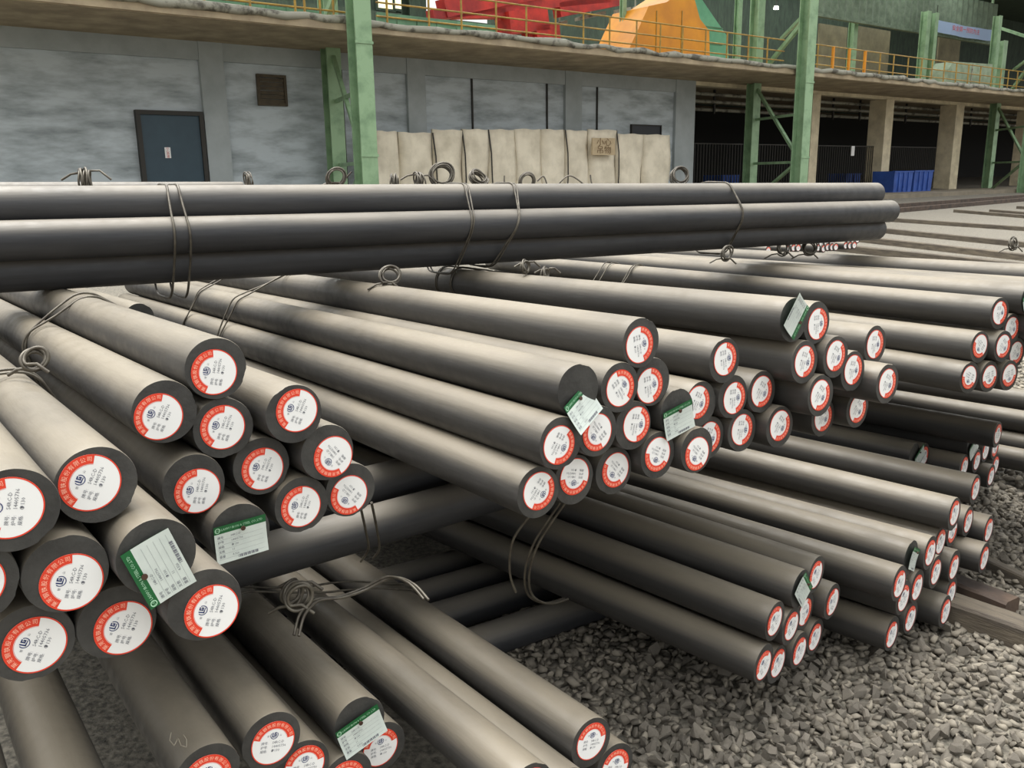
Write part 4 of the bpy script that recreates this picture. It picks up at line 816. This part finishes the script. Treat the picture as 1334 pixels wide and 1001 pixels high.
# ---------------------------------------------------------------- binding wire
def hull2(P):
    P = sorted(set((round(a, 6), round(b, 6)) for a, b in P)); lo = []; up = []
    for seq, out in ((P, lo), (P[::-1], up)):
        for p in seq:
            while len(out) > 1 and (out[-1][0]-out[-2][0])*(p[1]-out[-2][1])-(out[-1][1]-out[-2][1])*(p[0]-out[-2][0]) <= 0: out.pop()
            out.append(p)
    return lo[:-1]+up[:-1]
def axial(bar, u):
    """distance along bar (from its marked end) where its axis shows at column u"""
    p, d, L, _ = BAR[bar]; best = 0; be = 1e9
    for i in range(400):
        s_ = L*i/400; e_ = abs(proj(p+d*s_)[0]-u)
        if e_ < be: be = e_; best = s_
    return best
def wire_loop(members, ref, u, label, shift=.018, skew=0, sag=.0, r=.0036, strands=2, bulge=.006, loc_name='binding_wire', seedn=0):
    p0, d, _, _ = BAR[ref]; a0 = axial(ref, u); s = d.cross(Vector((0, 0, 1))).normalized(); t = s.cross(d)
    org = p0+d*a0; cen = Vector((0, 0, 0)); n = 0
    pts = []
    for mnm in members:
        q = BAR[mnm][0]-org; ca, cb_ = q.dot(s), q.dot(t)
        for i in range(40): pts.append((ca+(RB+r)*math.cos(2*PI*i/40), cb_+(RB+r)*math.sin(2*PI*i/40)))
    h = hull2(pts); N = len(h); L_ = [0]
    for i in range(N): L_.append(L_[-1]+math.hypot(h[(i+1) % N][0]-h[i][0], h[(i+1) % N][1]-h[i][1]))
    K = 120; loop = []; tops = max(p[1] for p in h); bots = min(p[1] for p in h); j = 0
    for k in range(K):
        l = L_[-1]*k/K
        while L_[j+1] < l: j += 1
        f = (l-L_[j])/max(1e-9, L_[j+1]-L_[j]); a, b = h[j % N], h[(j+1) % N]; loop.append([a[0]+(b[0]-a[0])*f, a[1]+(b[1]-a[1])*f])
    cxm = sum(p[0] for p in loop)/K; cym = sum(p[1] for p in loop)/K; rs = random.Random(seedn)
    mb = MB()
    for st in range(strands):
        ph = rs.uniform(0, 6); P = []
        for k, (a, b) in enumerate(loop):
            da, db = a-cxm, b-cym; m_ = math.hypot(da, db); bl = bulge*(.6+.5*math.sin(3*2*PI*k/K+ph)+.3*math.sin(5*2*PI*k/K+2*ph))*(1+.4*st)
            low = max(0, (cym-b)/(tops-bots)); a2 = a+da/m_*max(0, bl); b2 = b+db/m_*max(0, bl)-sag*low*2
            ax = shift*st+.006*math.sin(2*PI*k/K*2+ph)+skew*(b-cym)
            P.append(s*a2+t*b2+d*ax)
        mb.tube(P, r, n=6, closed=True)
    o = mb.build(loc_name, [M['wire']]); o.location = org
    return tag(o, label, 'wire', 'wires binding the bar bundles')
def coil(center, axis, R, turns, label, r=.0042, spread=.006, tails=True, seed=0, group='wire coils'):
    axis = Vector(axis).normalized(); x = axis.orthogonal().normalized(); y = axis.cross(x); rs = random.Random(seed); mb = MB(); P = []
    K = int(26*turns)
    for k in range(K+1):
        a = 2*PI*k/26; R_ = R*(1+.16*math.sin(a*.37+seed)+.05*math.sin(a*1.3)); P.append(x*R_*math.cos(a)+y*R_*math.sin(a)*.85+axis*(spread*k/26+.004*math.sin(a*1.7)))
    if tails:
        P = [P[0]+Vector((-R*1.6, 0, -R*.6)), P[0]+Vector((-R*.7, 0, -R*.1))]+P+[P[-1]+Vector((R*.8, .2*R, 0)), P[-1]+Vector((R*1.7, .3*R, -R*.8))]
    mb.tube(P, r, n=6); o = mb.build('wire_coil', [M['wire']]); o.location = center
    return tag(o, label, 'wire coil', group)
A2 = ['a1', 'a2', 'a3', 'a4', 'a6', 'a7', 'a8', 'a9', 'a10', 'a11']; A1 = ['b1', 'b2', 'b3', 'b4', 'b5', 'b6', 'b7', 'b8']
wire_loop(A2, 'a1', 118, 'pair of wires looped over the highest bars of the left stack', shift=.035, bulge=.010, seedn=1)
wire_loop(A1, 'b2', 22, 'wire loop around the big bars cut by the left edge', shift=.025, bulge=.010, seedn=2)
wire_loop(['c%d' % i for i in range(1, 16)], 'c1', 385, 'nearer pair of wires round the centre stack', shift=.02, bulge=.008, seedn=3)
wire_loop(['c%d' % i for i in range(1, 16)], 'c1', 330, 'farther pair of wires round the centre stack', shift=.014, bulge=.010, seedn=4)
EE = ['e%d' % i for i in range(10)]
wire_loop(EE, 'e0', 604, 'right pair of wires over the bar with the twisted tag', shift=.012, bulge=.006, seedn=5)
wire_loop(EE, 'e0', 584, 'left pair of wires over the bar with the twisted tag', shift=.012, bulge=.008, seedn=6)
DD_ = ['f%d' % i for i in range(1, 9)]
wire_loop(DD_, 'f1', 832, 'wire round the far right stack, near the crossing bars', shift=.015, seedn=7)
wire_loop(DD_, 'f1', 800, 'second dim wire round the far right stack, further back', shift=.05, seedn=8)
EM = ['m3', 'm4', 'm5', 'm7', 'm8', 'm9', 'm10']
wire_loop(EM, 'm7', 525, 'slack wires across the bottom left stack behind the coil', shift=.05, bulge=.012, seedn=9)
TM = list(TT)
wire_loop(TM, 't4', 214, 'left of the two wires round the long crossing bars, far left', shift=.01, skew=.10, sag=.05, strands=1, bulge=.003, r=.0042, seedn=10)
wire_loop(TM, 't4', 228, 'right of the two wires round the long crossing bars, far left', shift=.01, skew=.05, sag=.05, strands=1, bulge=.003, r=.0042, seedn=11)
wire_loop(TM, 't4', 590, 'pair of wires round the long crossing bars left of centre', shift=.014, skew=.28, sag=.03, bulge=.003, seedn=12)
wire_loop(TM, 't4', 645, 'pair of wires round the long crossing bars at the centre', shift=.014, skew=.42, sag=.01, bulge=.003, seedn=13)
wire_loop(TM, 't4', 938, 'wire round the long crossing bars near their right end', shift=.012, skew=.12, sag=.02, bulge=.004, seedn=14)
# hanging slack wires
def hang(name, pts, label, r=.0036, n2=1, dx=.012):
    o_ = atz(*pts[0]); ctr = [atz(*p)-o_ for p in pts]; mb = MB()
    for st in range(n2):
        P = []; Q = [c_+Vector((dx*st, -.004*st, 0)) for c_ in ctr]; Q = [Q[0]]+Q+[Q[-1]]
        for i in range(1, len(Q)-2):
            for k in range(10):
                t = k/10; a, b, c_, d_ = Q[i-1], Q[i], Q[i+1], Q[i+2]
                P.append(.5*((2*b)+(c_-a)*t+(2*a-5*b+4*c_-d_)*t*t+(3*b-a-3*c_+d_)*t**3))
        P.append(Q[-2]); mb.tube(P, r, n=6)
    o = mb.build(name, [M['wire']]); o.location = o_; return tag(o, label, 'wire', 'slack wires hanging below the stacks')
hang('hanging_wire', [(690, 672, 2.32), (668, 705, 2.36), (664, 745, 2.42), (672, 772, 2.46)], 'left slack wire hanging under the lowest centre bar end', n2=1)
hang('hanging_wire', [(730, 655, 2.3), (697, 705, 2.36), (684, 745, 2.42), (688, 775, 2.5), (710, 786, 2.6), (735, 780, 2.75)], 'right slack double wire hanging under the lowest centre bar end', n2=2)
hang('hanging_wire', [(470, 662, 2.16), (476, 690, 2.3), (480, 715, 2.42), (470, 732, 2.46)], 'left wire hanging under the rightmost end of the left stack', n2=1)
hang('hanging_wire', [(484, 655, 2.16), (491, 690, 2.3), (494, 715, 2.42), (486, 728, 2.46)], 'right wire hanging under the rightmost end of the left stack', n2=1)
hang('hanging_wire', [(383, 828, 1.98), (391, 800, 2.02), (410, 782, 2.08), (440, 778, 2.1), (470, 768, 2.14), (505, 752, 2.14), (532, 760, 2.08), (552, 781, 2.04)], 'slack double wire arching from the coil over the bottom left bars', n2=2)
# coils
vv = CF
def pc(u, v, Z): return atz(u, v, Z)
coil(pc(389, 775, 2.05), (.3, -1, .2), .030, 4, 'wire coil above the bottom left bars beside the cross bar', seed=1)
coil(pc(378, 772, 2.1), (.8, -.6, .1), .028, 3, 'second looser wire coil left of the one above the bottom bars', seed=2)
coil(pc(45, 470, 2.0), (.5, -.8, .5), .026, 3, 'wire coil on the big bars near the left edge', seed=3)
coil(pc(508, 361, 3.3), (.3, -.9, .6), .040, 4, 'wire coil lying on the centre bars just under the crossing bars', seed=4)
coil(pc(682, 348, 3.5), (.8, -.5, .2), .026, 3, 'small wire coil under the crossing bars at the centre', seed=5)
coil(pc(708, 357, 3.5), (.9, -.4, .1), .026, 3, 'small wire coil standing on the bar right of centre', seed=6)
coil(pc(945, 330, 4.2), (.6, -.8, .1), .035, 3, 'tangled wire knot below the right part of the crossing bars', seed=7)
coil(pc(1018, 323, 4.9), (.5, -.8, .3), .045, 4, 'wire coil on the right bars in front of the small far stacks', seed=8)
coil(pc(1053, 324, 5.1), (.2, -.9, .4), .045, 4, 'dark wire coil right of the one before the small far stacks', seed=9)
coil(pc(1317, 318, 5.6), (.5, -.8, .3), .040, 5, 'dark wire coil at the right frame edge', seed=20)
ztop = BAR['t5'][0]
def coil_top(u, v, Z, R, ax, turns, label, seed, tails=True): coil(pc(u, v, Z), ax, R*1.75, turns+2, label, seed=seed, tails=tails, group='wire coils standing on the crossing bars')
coil_top(103, 234.5, 3.25, .024, (.9, .4, 0), 5, 'bushy wire coil on the crossing bars near the left edge', 10)
coil_top(320, 236, 5.9, .032, (.8, .5, 0), 4, 'wire coil at the end of the thin far bar, left', 11, False)
coil_top(438, 231, 3.75, .022, (.2, -1, 0), 3, 'wire coil in front of the foot of the nearest green column', 12)
coil_top(509, 238, 3.95, .020, (1, .1, 0), 3, 'small upright wire coil right of the nearest green column', 13, False)
coil_top(541, 236, 4.0, .021, (.9, .4, 0), 4, 'second small upright wire coil right of the green column', 14)
coil_top(574, 230, 4.1, .032, (.3, -.9, .3), 5, 'largest round wire coil on the crossing bars', 15, False)
coil_top(620, 235, 4.2, .026, (.6, -.5, .6), 4, 'leaning wire coil right of the largest round one', 16, False)
coil_top(686, 236, 4.35, .022, (.1, -1, 0), 4, 'dark round wire coil on the crossing bars, centre right', 17)
coil_top(884, 231, 4.9, .030, (.3, -.9, .4), 4, 'round wire coil near the end of the plaster wall', 18, False)
def spike(u0, v0, um, vm, u1, v1, Z, label): hang('wire_end', [(u0, v0, Z), (um, vm, Z), (u1, v1, Z)], label, r=.004)
spike(725, 243, 742, 229, 764, 243, 4.45, 'arched wire end standing up over the crossing bars, centre right')
spike(659, 243, 657, 236, 657, 229, 4.3, 'short upright wire end over the crossing bars, centre')
spike(772, 243, 770, 236, 769, 228, 4.6, 'short upright wire end under the cream sign board')
spike(700, 236, 708, 230, 713, 242, 4.4, 'curled wire end beside the dark round coil')
spike(458, 224, 447, 236, 440, 243, 3.8, 'straight wire end leaning at the green column foot')

# chalk mark on the bar at the lower left
p, d, L, ob = BAR['m6']
def on_bar(u, v):
    r = ray(u, v); best = None
    w_ = CAM-p; rd = r-d*r.dot(d); wd = w_-d*w_.dot(d); a = rd.dot(rd); b = 2*rd.dot(wd); c_ = wd.dot(wd)-(RB+.0006)**2; disc = b*b-4*a*c_
    return CAM+r*((-b-math.sqrt(disc))/(2*a)) if disc > 0 else None
pts = [on_bar(u, v) for u, v in ((223, 955), (221, 965), (227, 972), (232, 962), (236, 972), (243, 974), (243, 964), (239, 958))]
if all(q is not None for q in pts):
    inv = ob.matrix_world.inverted(); Q = []
    for a, b in zip(pts[:-1], pts[1:]):
        for k in range(4): Q.append(inv @ (a.lerp(b, k/4)))
    Q.append(inv @ pts[-1]); mb = MB(); mb.tube(Q, .0012, n=5); mb.build('chalk_mark', [M['chalk']], ob, label='pale chalk letter w drawn by hand')

# beams and rails on the ground
ground_beam('ground_timber', (1240, 790), (1334, 823), .12, .085, M['timber'], 'square dark timber on the ballast at the lower right, under the lowest bars', ext=(.45, .5))
ground_beam('ground_timber', (1255, 752), (1322, 778), .10, .08, M['rust'], 'rusty rounded beam behind the square timber at the lower right', ext=(.4, .02))
ground_beam('ground_rail', (1288, 727), (1334, 748), .05, .05, M['timber'], 'thin rail in the gravel behind the rusty beam', 'rail', ext=(.3, .6))
FB = [((1155, 284), (1334, 296), .10), ((1150, 297), (1315, 313), .11), ((1145, 310), (1320, 329), .12), ((1120, 322), (1334, 344), .13), ((1246, 273), (1334, 280), .09), ((1292, 273), (1360, 278), .09), ((1327, 268.5), (1380, 272), .09)]
NB = ('first of the long rows counted from the far side', 'second of the long rows from the far side', 'third of the long rows from the far side', 'nearest and thickest of the long rows', 'short one near the rails', 'short one overlapping the right edge near the rails', 'farthest short one at the right edge')
for k, (a, b, h) in enumerate(FB): ground_beam('ground_beam', a, b, .16, h, M['timber'], 'dark beam on the far gravel, '+NB[k], 'beam', 'beams in rows on the far gravel', ext=(.0 if k > 3 else 1.5, .6))
for k, (a, b) in enumerate((((1163, 266.5), (1334, 254)), ((1165, 272), (1334, 258)))): ground_beam('track_rail', a, b, .09, .14, M['rust'], ('far', 'near')[k]+' rusty track rail along the building apron', 'rail', 'rails along the apron', ext=(14, 9))
